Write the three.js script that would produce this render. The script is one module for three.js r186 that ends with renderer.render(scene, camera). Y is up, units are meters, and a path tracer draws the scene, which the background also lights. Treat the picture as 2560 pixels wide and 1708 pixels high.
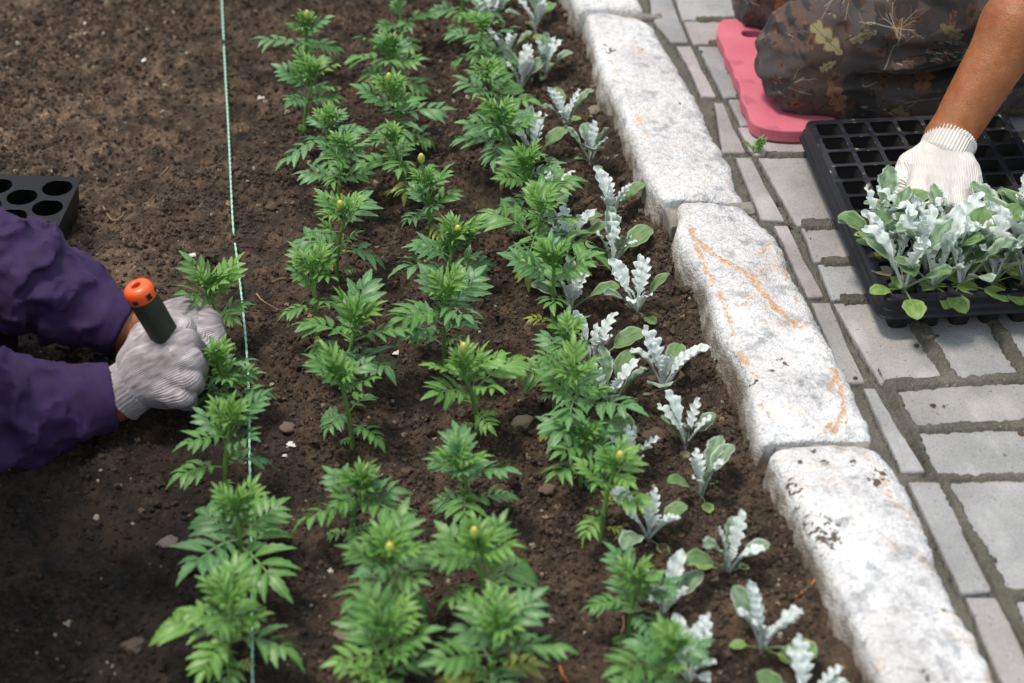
import * as THREE from 'three';
import { mergeGeometries, mergeVertices, toCreasedNormals } from 'three/addons/utils/BufferGeometryUtils.js';
import { ImprovedNoise } from 'three/addons/math/ImprovedNoise.js';

// ---------------------------------------------------------------- camera, sky, sun, exposure
const PXW = 2560, PXH = 1708, FOCAL = 4400, EYE = 1.283;
const scene = new THREE.Scene();
const camera = new THREE.PerspectiveCamera(2 * Math.atan(PXH / 2 / FOCAL) * 180 / Math.PI, PXW / PXH, 0.05, 200);
camera.position.set(0, EYE, 0);
camera.rotation.set(-36.9 * Math.PI / 180, -8.58 * Math.PI / 180, 0, 'YXZ');
camera.updateMatrixWorld(true);
camera.focus = 2.25;
camera.userData.fStop = camera.getFocalLength() / 1000 / 0.0165;
scene.add(camera);

{ // overcast sky: brightest overhead, a little bluish
  const w = 128, h = 64, d = new Float32Array(w * h * 4);
  for (let r = 0; r < h; r++) for (let c = 0; c < w; c++) {
    const up = Math.sin(((r + 0.5) / h - 0.5) * Math.PI), k = (r * w + c) * 4;
    const L = up > 0 ? 0.36 + 0.50 * Math.pow(up, 0.8) : 0.16;
    d[k] = L * 0.94; d[k + 1] = L * 1.0; d[k + 2] = L * 1.09; d[k + 3] = 1;
    if (up <= 0) { d[k] = 0.15; d[k + 1] = 0.14; d[k + 2] = 0.12; }
  }
  const sky = new THREE.DataTexture(d, w, h, THREE.RGBAFormat, THREE.FloatType);
  sky.mapping = THREE.EquirectangularReflectionMapping; sky.magFilter = THREE.LinearFilter; sky.needsUpdate = true;
  scene.background = sky; scene.environment = sky;
}
const sun = new THREE.DirectionalLight(0xfff2e0, 2.5);
sun.position.set(-1.25, 4.3, -2.1); sun.target.position.set(0.1, 0, -1.9);
sun.castShadow = true; sun.shadow.radius = 20; sun.shadow.mapSize.set(2048, 2048);
Object.assign(sun.shadow.camera, { left: -2.5, right: 2.5, top: 2.5, bottom: -2.5, near: 0.5, far: 12 });
scene.add(sun, sun.target);
const EXPOSURE = 1.26;

// ---------------------------------------------------------------- helpers
const V = (x, y, z) => new THREE.Vector3(x, y, z);
const R = (d) => d * Math.PI / 180;
const lerp = THREE.MathUtils.lerp, clamp = THREE.MathUtils.clamp, smooth = THREE.MathUtils.smoothstep;
function rng(seed) { let a = seed >>> 0; return () => { a = (a + 0x6D2B79F5) | 0; let t = Math.imul(a ^ (a >>> 15), 1 | a); t = (t + Math.imul(t ^ (t >>> 7), 61 | t)) ^ t; return ((t ^ (t >>> 14)) >>> 0) / 4294967296; }; }
const PN = new ImprovedNoise();
const n3 = (x, y, z) => PN.noise(x + 37.2, y + 11.7, z + 5.3);
function fbm(x, y, z, o = 4) { let s = 0, a = 0.5; for (let i = 0; i < o; i++) { s += a * n3(x, y, z); x = x * 2.03 + 3.1; y = y * 2.03 + 1.7; z = z * 2.03 + 7.9; a *= 0.5; } return s; }
// where a point of the photograph (in its pixels) meets a level of the ground, or lies at a distance
function ray(px, py) { return V((px - 1280) / FOCAL, (854 - py) / FOCAL, -1).applyQuaternion(camera.quaternion); }
function gp(px, py, y = 0) { const d = ray(px, py); return d.multiplyScalar((y - EYE) / d.y).add(camera.position); }
function at(px, py, z) { return ray(px, py).multiplyScalar(z).add(camera.position); }

const taken = {};
function numbered(name) { const k = taken[name] = (taken[name] ?? -1) + 1; return k ? `${name}_${String(k).padStart(3, '0')}` : name; }
function tag(o, label, category, group) { o.userData.label = label; o.userData.category = category; if (group) o.userData.group = group; return o; }
function shade(o) { o.traverse((m) => { if (m.isMesh) { m.castShadow = true; m.receiveShadow = true; } }); return o; }
function thing(name, label, category, p = V(0, 0, 0), group) { const o = new THREE.Group(); o.name = numbered(name); o.position.copy(p); scene.add(o); return tag(o, label, category, group); }
function part(parent, name, geo, mat, p, q, s) {
  const m = new THREE.Mesh(geo, mat); m.name = name; m.castShadow = m.receiveShadow = true;
  if (p) m.position.copy(p); if (q) m.quaternion.copy(q); if (s) (typeof s === 'number' ? m.scale.setScalar(s) : m.scale.copy(s));
  parent.add(m); return m;
}
function struct(name, geo, mat) { const m = new THREE.Mesh(geo, mat); m.name = name; m.userData.kind = 'structure'; m.castShadow = m.receiveShadow = true; scene.add(m); return m; }
function mk(pos, idx, uv, smoothN = true) {
  const g = new THREE.BufferGeometry(); g.setAttribute('position', new THREE.BufferAttribute(pos instanceof Float32Array ? pos : new Float32Array(pos), 3));
  if (uv) g.setAttribute('uv', new THREE.BufferAttribute(uv instanceof Float32Array ? uv : new Float32Array(uv), 2));
  if (idx) g.setIndex(idx.length > 65000 || idx instanceof Uint32Array ? new THREE.BufferAttribute(idx instanceof Uint32Array ? idx : new Uint32Array(idx), 1) : idx);
  if (smoothN) g.computeVertexNormals(); return g;
}
// pixel textures
function tex(w, h, f, srgb = true, rx = 1, ry = 1) {
  const d = new Uint8Array(w * h * 4), o = [0, 0, 0];
  for (let y = 0; y < h; y++) for (let x = 0; x < w; x++) { f(x / w, y / h, o, x, y); const k = (y * w + x) * 4; for (let c = 0; c < 3; c++) d[k + c] = clamp(o[c], 0, 1) * 255; d[k + 3] = 255; }
  const t = new THREE.DataTexture(d, w, h, THREE.RGBAFormat, THREE.UnsignedByteType);
  t.wrapS = t.wrapT = THREE.RepeatWrapping; t.magFilter = THREE.LinearFilter; t.minFilter = THREE.LinearMipmapLinearFilter; t.generateMipmaps = true;
  if (srgb) t.colorSpace = THREE.SRGBColorSpace; t.repeat.set(rx, ry); t.needsUpdate = true; return t;
}
// seamless noise on the unit square: k cells a side
const tn = (() => { const G = (x, y, k, s) => { x = ((x % k) + k) % k; y = ((y % k) + k) % k; let h = Math.imul(x + 1, 374761393) ^ Math.imul(y + 1, 668265263) ^ Math.imul(s + 1, 2147483647); h = Math.imul(h ^ (h >>> 13), 1274126177); return ((h ^ (h >>> 16)) >>> 0) / 4294967296; };
  return (u, v, k, s = 0) => { const x = u * k, y = v * k, i = Math.floor(x), j = Math.floor(y); let a = x - i, b = y - j; a = a * a * (3 - 2 * a); b = b * b * (3 - 2 * b); return lerp(lerp(G(i, j, k, s), G(i + 1, j, k, s), a), lerp(G(i, j + 1, k, s), G(i + 1, j + 1, k, s), a), b); }; })();
const tfbm = (u, v, k, s = 0, o = 4) => { let r = 0, a = 0.5, w = 0; for (let i = 0; i < o; i++) { r += a * tn(u, v, k, s + i); w += a; k *= 2; a *= 0.5; } return r / w; };

// a seamless tile of noise (roughly -0.5 to 0.5, one unit a side) to look up quickly
const TN = (() => { const S = 512, T = new Float32Array(S * S); for (let j = 0; j < S; j++) for (let i = 0; i < S; i++) T[j * S + i] = (tfbm(i / S, j / S, 16, 400, 4) - 0.5) * 1.6; return (u, v) => { const x = (u - Math.floor(u)) * S, y = (v - Math.floor(v)) * S, i = x | 0, j = y | 0, a = x - i, b = y - j, i1 = (i + 1) % S, j1 = (j + 1) % S, I = i % S, J = j % S; return (T[J * S + I] * (1 - a) + T[J * S + i1] * a) * (1 - b) + (T[j1 * S + I] * (1 - a) + T[j1 * S + i1] * a) * b; }; })();
// naive surface nets on a signed distance function
function nets(f, lo, hi, cell, uvf) {
  const nx = Math.ceil((hi.x - lo.x) / cell) + 1, ny = Math.ceil((hi.y - lo.y) / cell) + 1, nz = Math.ceil((hi.z - lo.z) / cell) + 1;
  const val = new Float32Array(nx * ny * nz), id = new Int32Array(nx * ny * nz).fill(-1), pos = [], idx = [];
  const I = (x, y, z) => x + nx * (y + ny * z);
  for (let z = 0; z < nz; z++) for (let y = 0; y < ny; y++) for (let x = 0; x < nx; x++) val[I(x, y, z)] = f(lo.x + x * cell, lo.y + y * cell, lo.z + z * cell);
  const C = [[0, 0, 0], [1, 0, 0], [0, 1, 0], [1, 1, 0], [0, 0, 1], [1, 0, 1], [0, 1, 1], [1, 1, 1]], E = [[0, 1], [2, 3], [4, 5], [6, 7], [0, 2], [1, 3], [4, 6], [5, 7], [0, 4], [1, 5], [2, 6], [3, 7]];
  for (let z = 0; z < nz - 1; z++) for (let y = 0; y < ny - 1; y++) for (let x = 0; x < nx - 1; x++) {
    let sx = 0, sy = 0, sz = 0, n = 0; const v = C.map((c) => val[I(x + c[0], y + c[1], z + c[2])]);
    for (const [a, b] of E) if ((v[a] < 0) !== (v[b] < 0)) { const t = v[a] / (v[a] - v[b]); sx += lerp(C[a][0], C[b][0], t); sy += lerp(C[a][1], C[b][1], t); sz += lerp(C[a][2], C[b][2], t); n++; }
    if (n) { id[I(x, y, z)] = pos.length / 3; pos.push(lo.x + (x + sx / n) * cell, lo.y + (y + sy / n) * cell, lo.z + (z + sz / n) * cell); }
  }
  const quad = (a, b, c, d, flip) => { if (a < 0 || b < 0 || c < 0 || d < 0) return; if (flip) idx.push(a, c, b, a, d, c); else idx.push(a, b, c, a, c, d); };
  for (let z = 1; z < nz - 1; z++) for (let y = 1; y < ny - 1; y++) for (let x = 1; x < nx - 1; x++) {
    const s = val[I(x, y, z)] < 0;
    if (s !== (val[I(x + 1, y, z)] < 0)) quad(id[I(x, y - 1, z - 1)], id[I(x, y, z - 1)], id[I(x, y, z)], id[I(x, y - 1, z)], !s);
    if (s !== (val[I(x, y + 1, z)] < 0)) quad(id[I(x - 1, y, z - 1)], id[I(x - 1, y, z)], id[I(x, y, z)], id[I(x, y, z - 1)], !s);
    if (s !== (val[I(x, y, z + 1)] < 0)) quad(id[I(x - 1, y - 1, z)], id[I(x, y - 1, z)], id[I(x, y, z)], id[I(x - 1, y, z)], !s);
  }
  const nor = new Float32Array(pos.length), e = cell * 0.6;
  for (let i = 0; i < pos.length; i += 3) { const [x, y, z] = [pos[i], pos[i + 1], pos[i + 2]]; const a = f(x + e, y, z) - f(x - e, y, z), b = f(x, y + e, z) - f(x, y - e, z), c = f(x, y, z + e) - f(x, y, z - e), l = Math.hypot(a, b, c) || 1; nor[i] = a / l; nor[i + 1] = b / l; nor[i + 2] = c / l; }
  let g = mk(pos, new Uint32Array(idx), null, false); g.setAttribute('normal', new THREE.BufferAttribute(nor, 3));
  if (uvf) { // uv per triangle so that seams do not smear
    g = g.toNonIndexed(); const P = g.attributes.position.array, N = g.attributes.normal.array, uv = new Float32Array(P.length / 3 * 2);
    for (let i = 0; i < P.length / 9; i++) {
      const c = V((P[9 * i] + P[9 * i + 3] + P[9 * i + 6]) / 3, (P[9 * i + 1] + P[9 * i + 4] + P[9 * i + 7]) / 3, (P[9 * i + 2] + P[9 * i + 5] + P[9 * i + 8]) / 3), nn = V(N[9 * i], N[9 * i + 1], N[9 * i + 2]), map = uvf(c, nn);
      for (let k = 0; k < 3; k++) { const r = map(P[9 * i + 3 * k], P[9 * i + 3 * k + 1], P[9 * i + 3 * k + 2]); uv[6 * i + 2 * k] = r[0]; uv[6 * i + 2 * k + 1] = r[1]; }
    }
    g.setAttribute('uv', new THREE.BufferAttribute(uv, 2));
  }
  return g;
}
// a tapered capsule and its smooth union
function cap(a, b, ra, rb, k = 0.02) { const d = b.clone().sub(a), l2 = d.lengthSq() || 1e-9; return { a, b, d, l2, ra, rb, k }; }
function capD(c, x, y, z) { const px = x - c.a.x, py = y - c.a.y, pz = z - c.a.z, t = clamp((px * c.d.x + py * c.d.y + pz * c.d.z) / c.l2, 0, 1); return Math.hypot(px - t * c.d.x, py - t * c.d.y, pz - t * c.d.z) - (c.ra + (c.rb - c.ra) * t); }
function smin(a, b, k) { const h = clamp(0.5 + 0.5 * (b - a) / k, 0, 1); return b + (a - b) * h - k * h * (1 - h); }
const union = (caps) => (x, y, z) => { let r = 9; for (const c of caps) { const d = capD(c, x, y, z); r = r > 8 ? d : smin(r, d, c.k); } return r; };
function boundsOf(caps, pad = 0.03) { const lo = V(9, 9, 9), hi = V(-9, -9, -9); for (const c of caps) for (const [p, r] of [[c.a, c.ra], [c.b, c.rb]]) { lo.min(p.clone().subScalar(r + pad)); hi.max(p.clone().addScalar(r + pad)); } return [lo, hi]; }
// uv round a bone, in metres
function boneUV(bones) { return (c) => {
  let best = null, bd = 9; for (const b of bones) { const d = capD(b, c.x, c.y, c.z); if (d < bd) { bd = d; best = b; } }
  const ax = best.d.clone().normalize(), u = Math.abs(ax.y) < 0.8 ? V(0, 1, 0).cross(ax).normalize() : V(1, 0, 0).cross(ax).normalize(), w = ax.clone().cross(u), rad = (best.ra + best.rb) / 2;
  const ang = (x, y, z) => { const p = V(x, y, z).sub(best.a); return Math.atan2(p.dot(w), p.dot(u)); }, a0 = ang(c.x, c.y, c.z);
  return (x, y, z) => { let a = ang(x, y, z); if (a - a0 > Math.PI) a -= 2 * Math.PI; if (a - a0 < -Math.PI) a += 2 * Math.PI; return [a * rad, V(x, y, z).sub(best.a).dot(ax)]; };
}; }
function boxUV(c, n) { const ax = Math.abs(n.x), ay = Math.abs(n.y), az = Math.abs(n.z); if (ay > ax && ay > az) return (x, y, z) => [x, z]; if (ax > az) return (x, y, z) => [z + 0.31, y + 0.17]; return (x, y, z) => [x + 0.13, y + 0.41]; }
function tubeGeo(pts, r0, r1, seg = 10, rad = 6) { // tapered tube along points
  const curve = new THREE.CatmullRomCurve3(pts), g = new THREE.TubeGeometry(curve, seg, 1, rad, false), P = g.attributes.position;
  for (let i = 0; i <= seg; i++) { const c = curve.getPointAt(i / seg), r = lerp(r0, r1, i / seg); for (let j = 0; j <= rad; j++) { const k = i * (rad + 1) + j; P.setXYZ(k, c.x + (P.getX(k) - c.x) * r, c.y + (P.getY(k) - c.y) * r, c.z + (P.getZ(k) - c.z) * r); } }
  g.computeVertexNormals(); return g;
}
function std(o) { return new THREE.MeshPhysicalMaterial(o); }
function lin(r, g, b) { return new THREE.Color().setRGB(r, g, b); }
// ================================================================ THE GROUND
const SOIL = -0.058;
function kerbLeftX(z) { return 0.487 + 0.012 * (z + 2.5) * 1.2; }
const ROWX = { A: -0.1, B: 0.038, C: 0.185, D: 0.318, E: 0.356, F: 0.43 };
function soilH(x, z) {
  let h = SOIL + 0.016 * fbm(x * 3.1, 0.3, z * 3.1, 3);
  const r1 = fbm(x * 13, 4.1, z * 13, 3), r2 = n3(x * 34, 9.7, z * 34), r3 = n3(x * 78 + 2 * r2, 2.2, z * 78), r4 = n3(x * 170, 7.1, z * 170);
  const rough = 0.55 + 0.6 * smooth(fbm(x * 2.2, 8.8, z * 2.2, 2), -0.25, 0.2);
  h += 0.033 * r1 + rough * (0.014 * (0.3 - Math.abs(r2)) + 0.0075 * (0.3 - Math.abs(r3)) + 0.004 * r4);
  h += 0.022 * smooth(x, 0.25, 0.5) + 0.014 * smooth(x, 0.445, 0.495) - 0.006 * Math.exp(-(((x - 0.11) / 0.03) ** 2)) ;
  return h;
}
function grow(a, b, step, out, far) { const r = []; for (let x = a; x <= b + 1e-6; x += step) r.push(x); let s = step, x = b; while (x < far) { s *= 1.35; x += s; r.push(x); } s = step; x = a; const l = []; while (x > out) { s *= 1.35; x -= s; l.unshift(x); } return l.concat(r); }
{
  const xs = grow(-0.62, 0.545, 0.0027, -7, 0.548), zs = grow(-2.85, -1.12, 0.003, -9, 3), nx = xs.length, nz = zs.length;
  const P = new Float32Array(nx * nz * 3), U = new Float32Array(nx * nz * 2), C = new Float32Array(nx * nz * 3), id = new Uint32Array((nx - 1) * (nz - 1) * 6);
  for (let j = 0; j < nz; j++) for (let i = 0; i < nx; i++) {
    const k = j * nx + i, x = xs[i], z = zs[j]; P[3 * k] = x; P[3 * k + 1] = soilH(x, z); P[3 * k + 2] = z; U[2 * k] = x / 0.5; U[2 * k + 1] = z / 0.5;
    // dry crust at the far left, lower left darkened by painted-in shade of the person and vignette
    const dry = smooth(-0.05 - x + 0.35 * fbm(x * 3, 1, z * 3, 3), -0.1, 0.3) * smooth(-z, 1.72, 2.0) , grain = 0.9 + 0.28 * fbm(x * 16, 3, z * 16, 4), paintedShade = smooth(-x, -0.06, 0.14) * smooth(z, -1.92, -1.5), m = (0.86 + 0.62 * dry) * grain * (1 - 0.72 * paintedShade);
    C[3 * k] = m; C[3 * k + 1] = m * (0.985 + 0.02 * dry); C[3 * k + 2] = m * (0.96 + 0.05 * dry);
  }
  let n = 0; for (let j = 0; j < nz - 1; j++) for (let i = 0; i < nx - 1; i++) { const a = j * nx + i, b = a + 1, c = a + nx, d = c + 1; id[n++] = a; id[n++] = c; id[n++] = b; id[n++] = b; id[n++] = c; id[n++] = d; }
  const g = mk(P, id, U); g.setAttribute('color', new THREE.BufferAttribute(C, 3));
  const map = tex(1024, 1024, (u, v, o) => {
    const a = tfbm(u, v, 24, 3, 5), b = tn(u, v, 300, 9), c = tn(u, v, 190, 21), f = 0.72 + 0.55 * (a - 0.5) * 2 + 0.35 * (b - 0.5);
    let r = 0.37 * f, gg = 0.302 * f, bb = 0.243 * f; if (c > 0.93) { r += 0.2; gg += 0.19; bb += 0.17; } if (b > 0.965) { r += 0.14; gg += 0.07; } o[0] = r; o[1] = gg; o[2] = bb;
  });
  const bump = tex(1024, 1024, (u, v, o) => { const a = tfbm(u, v, 60, 5, 4) * 0.7 + 0.3 * tn(u, v, 400, 2); o[0] = o[1] = o[2] = a; }, false);
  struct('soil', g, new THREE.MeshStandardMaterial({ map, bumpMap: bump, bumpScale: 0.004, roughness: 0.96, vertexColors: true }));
  // land beyond the bed and the paving
  const land = new THREE.CircleGeometry(90, 64); land.rotateX(-Math.PI / 2); land.translate(0, -0.16, 0);
  struct('ground', land, new THREE.MeshStandardMaterial({ color: lin(0.06, 0.075, 0.035), roughness: 1 }));
}
// crumbs and clods of earth
function lumpGeo(seed, det = 1, amp = 0.35) { const g = mergeVertices(new THREE.IcosahedronGeometry(1, det).deleteAttribute('uv').deleteAttribute('normal')), P = g.attributes.position, s = seed * 7.3; for (let i = 0; i < P.count; i++) { const v = V().fromBufferAttribute(P, i), k = 1 + amp * 2.2 * n3(v.x * 1.3 + s, v.y * 1.3, v.z * 1.3 + s) + amp * n3(v.x * 3.1, v.y * 3.1 + s, v.z * 3.1); P.setXYZ(i, v.x * k, v.y * k * 0.8, v.z * k); } g.computeVertexNormals(); return g; }
{
  const r = rng(77), mat = new THREE.MeshStandardMaterial({ color: 0xffffff, roughness: 0.97 }), lump = [lumpGeo(1, 1, 0.45), lumpGeo(2, 1, 0.5), lumpGeo(3, 2, 0.45)].map((q) => { const f = q.toNonIndexed(); f.computeVertexNormals(); return f; });
  const sets = lump.map(() => []), M = new THREE.Matrix4(), q = new THREE.Quaternion(), col = new THREE.Color();
  for (let i = 0; i < 90000; i++) {
    const x = lerp(-0.62, 0.5, r()), z = -lerp(1.15, 2.85, r()), dens = smooth(fbm(x * 4, 6, z * 4, 3) + 0.25 * (x > 0.05 ? 1 : 0), -0.2, 0.35); if (r() > dens * 0.75 + 0.25) continue;
    const s = 0.0010 + 0.0030 * Math.pow(r(), 3) + (r() < 0.022 ? 0.0085 * r() * r() : 0), k = i % 3; q.setFromEuler(new THREE.Euler(r() * 6, r() * 6, r() * 6));
    M.compose(V(x, soilH(x, z) + s * 0.35, z), q, V(s, s * (0.7 + 0.4 * r()), s)); const b = (0.5 + 0.8 * r()) * (1 - 0.66 * smooth(-x, -0.06, 0.14) * smooth(z, -1.92, -1.5)) * (r() < 0.025 ? 3.2 : 1);  // crumbs at lower left darkened too, matching the shade painted into the soil
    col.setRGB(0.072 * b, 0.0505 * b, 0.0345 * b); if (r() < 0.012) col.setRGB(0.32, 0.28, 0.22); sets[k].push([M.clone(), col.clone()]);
  }
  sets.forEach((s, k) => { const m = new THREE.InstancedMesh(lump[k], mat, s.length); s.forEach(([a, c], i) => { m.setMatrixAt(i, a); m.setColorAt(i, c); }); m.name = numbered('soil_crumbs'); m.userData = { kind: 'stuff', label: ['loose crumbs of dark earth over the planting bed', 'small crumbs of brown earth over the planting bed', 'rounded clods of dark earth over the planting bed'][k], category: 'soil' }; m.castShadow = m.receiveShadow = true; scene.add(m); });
}

// ---------------------------------------------------------------- paving
// outlines of the stones as they lie, in pixels of the photograph; the two columns beside the kerb
const NARROW = [
  [[1625, -30], [1669, -30], [1720, 104], [1679, 103], [1648, 68], [1630, 42]],
  [[1692, 113], [1726, 113], [1789, 240], [1754, 238], [1722, 166]],
  [[1786, 255], [1806, 255], [1863, 380], [1806, 378]],
  [[1841, 393], [1875, 393], [1961, 553], [1903, 547]],
  [[1937, 562], [1967, 562], [2057, 738], [2020, 738]],
  [[2030, 757], [2072, 757], [2160, 955], [2112, 955]],
  [[2160, 970], [2184, 970], [2312, 1178], [2256, 1178]],
  [[2272, 1204], [2354, 1204], [2488, 1475], [2405, 1480]],
  [[2416, 1492], [2496, 1492], [2640, 1800], [2545, 1800]],
];
const WIDE = [
  [[1684, -30], [1960, -30], [1960, 47], [1709, 47]],
  [[1714, 55], [1960, 55], [1960, 107], [1736, 107]],
  [[1750, 116], [1990, 116], [1990, 240], [1812, 240]],
  [[1826, 250], [2030, 250], [2030, 311], [1855, 311]],
  [[1850, 319], [2060, 319], [2060, 384], [1886, 384]],
  [[1902, 396], [2140, 394], [2140, 555], [1995, 559]],
  [[2009, 571], [2200, 569], [2200, 646], [2040, 650]],
  [[2051, 663], [2235, 660], [2235, 740], [2083, 745]],
  [[2090, 760], [2250, 756], [2361, 946], [2206, 955]],
  [[2268, 755], [2440, 752], [2557, 938], [2395, 946]],
  [[2456, 752], [2640, 750], [2760, 930], [2574, 938]],
  [[2234, 976], [2700, 946], [2740, 1052], [2285, 1071]],
  [[2289, 1082], [2720, 1066], [2800, 1184], [2344, 1193]],
  [[2370, 1207], [2800, 1196], [2930, 1465], [2515, 1482]],
  [[2530, 1497], [2960, 1480], [3100, 1790], [2676, 1800]],
];
const slabs = [...NARROW, ...WIDE].map((o, n) => { const q = o.map(([x, y]) => gp(x, y, 0)), c = q.reduce((a, p) => a.add(p), V(0, 0, 0)).divideScalar(q.length), e = n < NARROW.length ? 0.0006 : 0.0026; return q.map((p) => [p.x + e * Math.sign(p.x - c.x), p.z + e * Math.sign(p.z - c.z)]); });
{ // the paving goes on behind and to the right
  const rows = [-3.42, -3.335, -3.165, -3.08, -2.995, -2.825, -2.74, -2.655, -2.49, -2.405, -2.235, -2.15, -2.065, -1.885, -1.8, -1.715, -1.54, -1.455, -1.365, -1.185, -1.0, -0.91, -0.82, -0.64], r = rng(5);
  for (let k = 0; k < rows.length - 1; k++) {
    const z0 = rows[k] + 0.005, z1 = rows[k + 1] - 0.005; const wide = z1 - z0 > 0.12 ? 0.085 : 0.172;
    let x = (z1 < -2.6 || z0 > -1.1) ? 0.66 : Math.max(...slabs.filter((s) => s.some(([a, b]) => b > z0 + 0.01 && b < z1 - 0.01) || (Math.min(...s.map((p) => p[1])) < z0 + 0.03 && Math.max(...s.map((p) => p[1])) > z1 - 0.03)).map((s) => Math.max(...s.map((p) => p[0]))), 0.66) + 0.009;
    for (; x < 2.3; x += wide) slabs.push([[x, z0], [x + wide - 0.009, z0 + 0.002 * r()], [x + wide - 0.009, z1], [x, z1]]);
  }
}
function polyD(P, x, z) { let d = 9, inside = false; for (let i = 0, j = P.length - 1; i < P.length; j = i++) { const [ax, az] = P[i], [bx, bz] = P[j], ex = bx - ax, ez = bz - az, t = clamp(((x - ax) * ex + (z - az) * ez) / (ex * ex + ez * ez), 0, 1); d = Math.min(d, Math.hypot(x - ax - ex * t, z - az - ez * t)); if ((az > z) !== (bz > z) && x < (bx - ax) * (z - az) / (bz - az) + ax) inside = !inside; } return inside ? -d : d; }
const slabBox = slabs.map((s) => [Math.min(...s.map((p) => p[0])) - 0.03, Math.max(...s.map((p) => p[0])) + 0.03, Math.min(...s.map((p) => p[1])) - 0.03, Math.max(...s.map((p) => p[1])) + 0.03]);
const slabAt = (x, z) => { let d = 9; for (let i = 0; i < slabs.length; i++) { const b = slabBox[i]; if (x > b[0] && x < b[1] && z > b[2] && z < b[3]) d = Math.min(d, polyD(slabs[i], x, z)); } return d; };
const pavement = new THREE.Group(); pavement.name = 'pavement'; pavement.userData.kind = 'structure'; scene.add(pavement);
{
  const base = (seed, tint) => tex(512, 512, (u, v, o) => {
    const a = tfbm(u, v, 5, seed, 5), b = tn(u, v, 250, seed + 3), c = tfbm(u, v, 3, seed + 9, 3), sp = tn(u, v, 120, seed + 5), sc = tfbm(u, v * 0.3, 9, seed + 31, 3);
    let f = 0.575 + 0.13 * (a - 0.5) + 0.10 * (b - 0.5) + 0.07 * (c - 0.5); if (sp > 0.93) f -= 0.16; if (tn(u, v, 60, seed + 77) > 0.965) f -= 0.22; if (sp < 0.03) f += 0.07; if (sc > 0.66) f += 0.05 * (sc - 0.66) / 0.2;
    o[0] = f * tint[0]; o[1] = f * tint[1]; o[2] = f * tint[2]; });
  const maps = [base(3, [1.0, 0.99, 0.99]), base(17, [1.02, 0.985, 0.99]), base(41, [0.975, 0.985, 1.0])];
  const bump = tex(512, 512, (u, v, o) => { o[0] = o[1] = o[2] = 0.5 * tfbm(u, v, 40, 8, 4) + 0.5 * tfbm(u, v, 6, 4, 3); }, false);
  const mats = maps.flatMap((m, i) => [0.92, 1.0, 1.06].map((k) => new THREE.MeshStandardMaterial({ map: m, bumpMap: bump, bumpScale: 0.0016, roughness: 0.86, color: lin(k, k, k) })));
  const r = rng(9);
  slabs.forEach((s, n) => {
    const near = n < NARROW.length + WIDE.length, cx = s.reduce((a, p) => a + p[0], 0) / s.length, cz = s.reduce((a, p) => a + p[1], 0) / s.length;
    // outline with worn, slightly wandering edges; rings: foot, edge, chamfer, inner
    const ring = []; const step = near ? 0.006 : 0.04;
    for (let i = 0; i < s.length; i++) { const [ax, az] = s[i], [bx, bz] = s[(i + 1) % s.length], L = Math.hypot(bx - ax, bz - az), m = Math.max(2, Math.round(L / step)); for (let k = 0; k < m; k++) { const t = k / m, w = near ? 0.0010 * n3(lerp(ax, bx, t) * 60, n, lerp(az, bz, t) * 60) : 0; ring.push([lerp(ax, bx, t) + w, lerp(az, bz, t) + w]); } }
    const pos = [], idx = [], uv = [], N = ring.length, tilt = [(r() - 0.5) * 0.012, (r() - 0.5) * 0.012], lift = (r() - 0.5) * 0.0016, off = [r(), r()];
    const inset = [[0, -0.06], [0.0, -0.0035], [0.001, -0.001], [0.003, 0.0]];
    for (const [e, y] of inset) for (const [x, z] of ring) { const L = Math.hypot(x - cx, z - cz), k = (L - e * 1.3) / L, X = cx + (x - cx) * k, Z = cz + (z - cz) * k; pos.push(X, y + lift + tilt[0] * (X - cx) + tilt[1] * (Z - cz), Z); uv.push(X / 0.24 + off[0], Z / 0.24 + off[1]); }
    for (let q = 0; q < 3; q++) for (let i = 0; i < N; i++) { const a = q * N + i, b = q * N + (i + 1) % N; idx.push(a, a + N, b, b, a + N, b + N); }
    const tri = THREE.ShapeUtils.triangulateShape(ring.map((_, i) => new THREE.Vector2(pos[3 * (3 * N + i)], pos[3 * (3 * N + i) + 2])), []);
    for (const [a, b, c] of tri) { const A = 3 * N + a, B = 3 * N + b, Cc = 3 * N + c, cr = (pos[3 * B] - pos[3 * A]) * (pos[3 * Cc + 2] - pos[3 * A + 2]) - (pos[3 * B + 2] - pos[3 * A + 2]) * (pos[3 * Cc] - pos[3 * A]); if (cr > 0) idx.push(A, Cc, B); else idx.push(A, B, Cc); }
    let g = mk(pos, idx, uv); // outer walls may be wound either way: make them face outwards
    part(pavement, 'paver', g, mats[Math.floor(r() * 9)]);
  });
  // sand in the joints, washed over the edges of the stones in places
  const xs = grow(0.565, 0.9, 0.0032, 0.55, 6), zs = grow(-2.7, -1.05, 0.0034, -7, 3), nx = xs.length, nz = zs.length, P = [], U = [], id = [];
  for (const z of zs) for (const x of xs) {
    const d = (x < 2.3 && z > -3.4 && z < -0.7) ? slabAt(x, z) : 9, kerb = smooth(x, 0.675, 0.61), rag = 0.005 * fbm(x * 45, 2, z * 45, 3) + 0.003 * n3(x * 160, 1, z * 160) + 0.006 * kerb * (0.5 + n3(x * 9, 5, z * 9));
    let h = lerp(-0.0008 + 0.0034 * kerb, -0.012, smooth(-d, -0.0045 + rag + 0.004 * kerb, 0.0035 + rag + 0.004 * kerb)) - 0.0038 * smooth(d, 0.001, 0.004) * (1 - 0.55 * kerb) + 0.0028 * kerb + 0.0016 * fbm(x * 60, 3, z * 60, 3);
    if (d > 8) h = -0.004 + 0.002 * fbm(x * 6, 1, z * 6, 2);
    P.push(x, h, z); U.push(x / 0.3, z / 0.3);
  }
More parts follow.
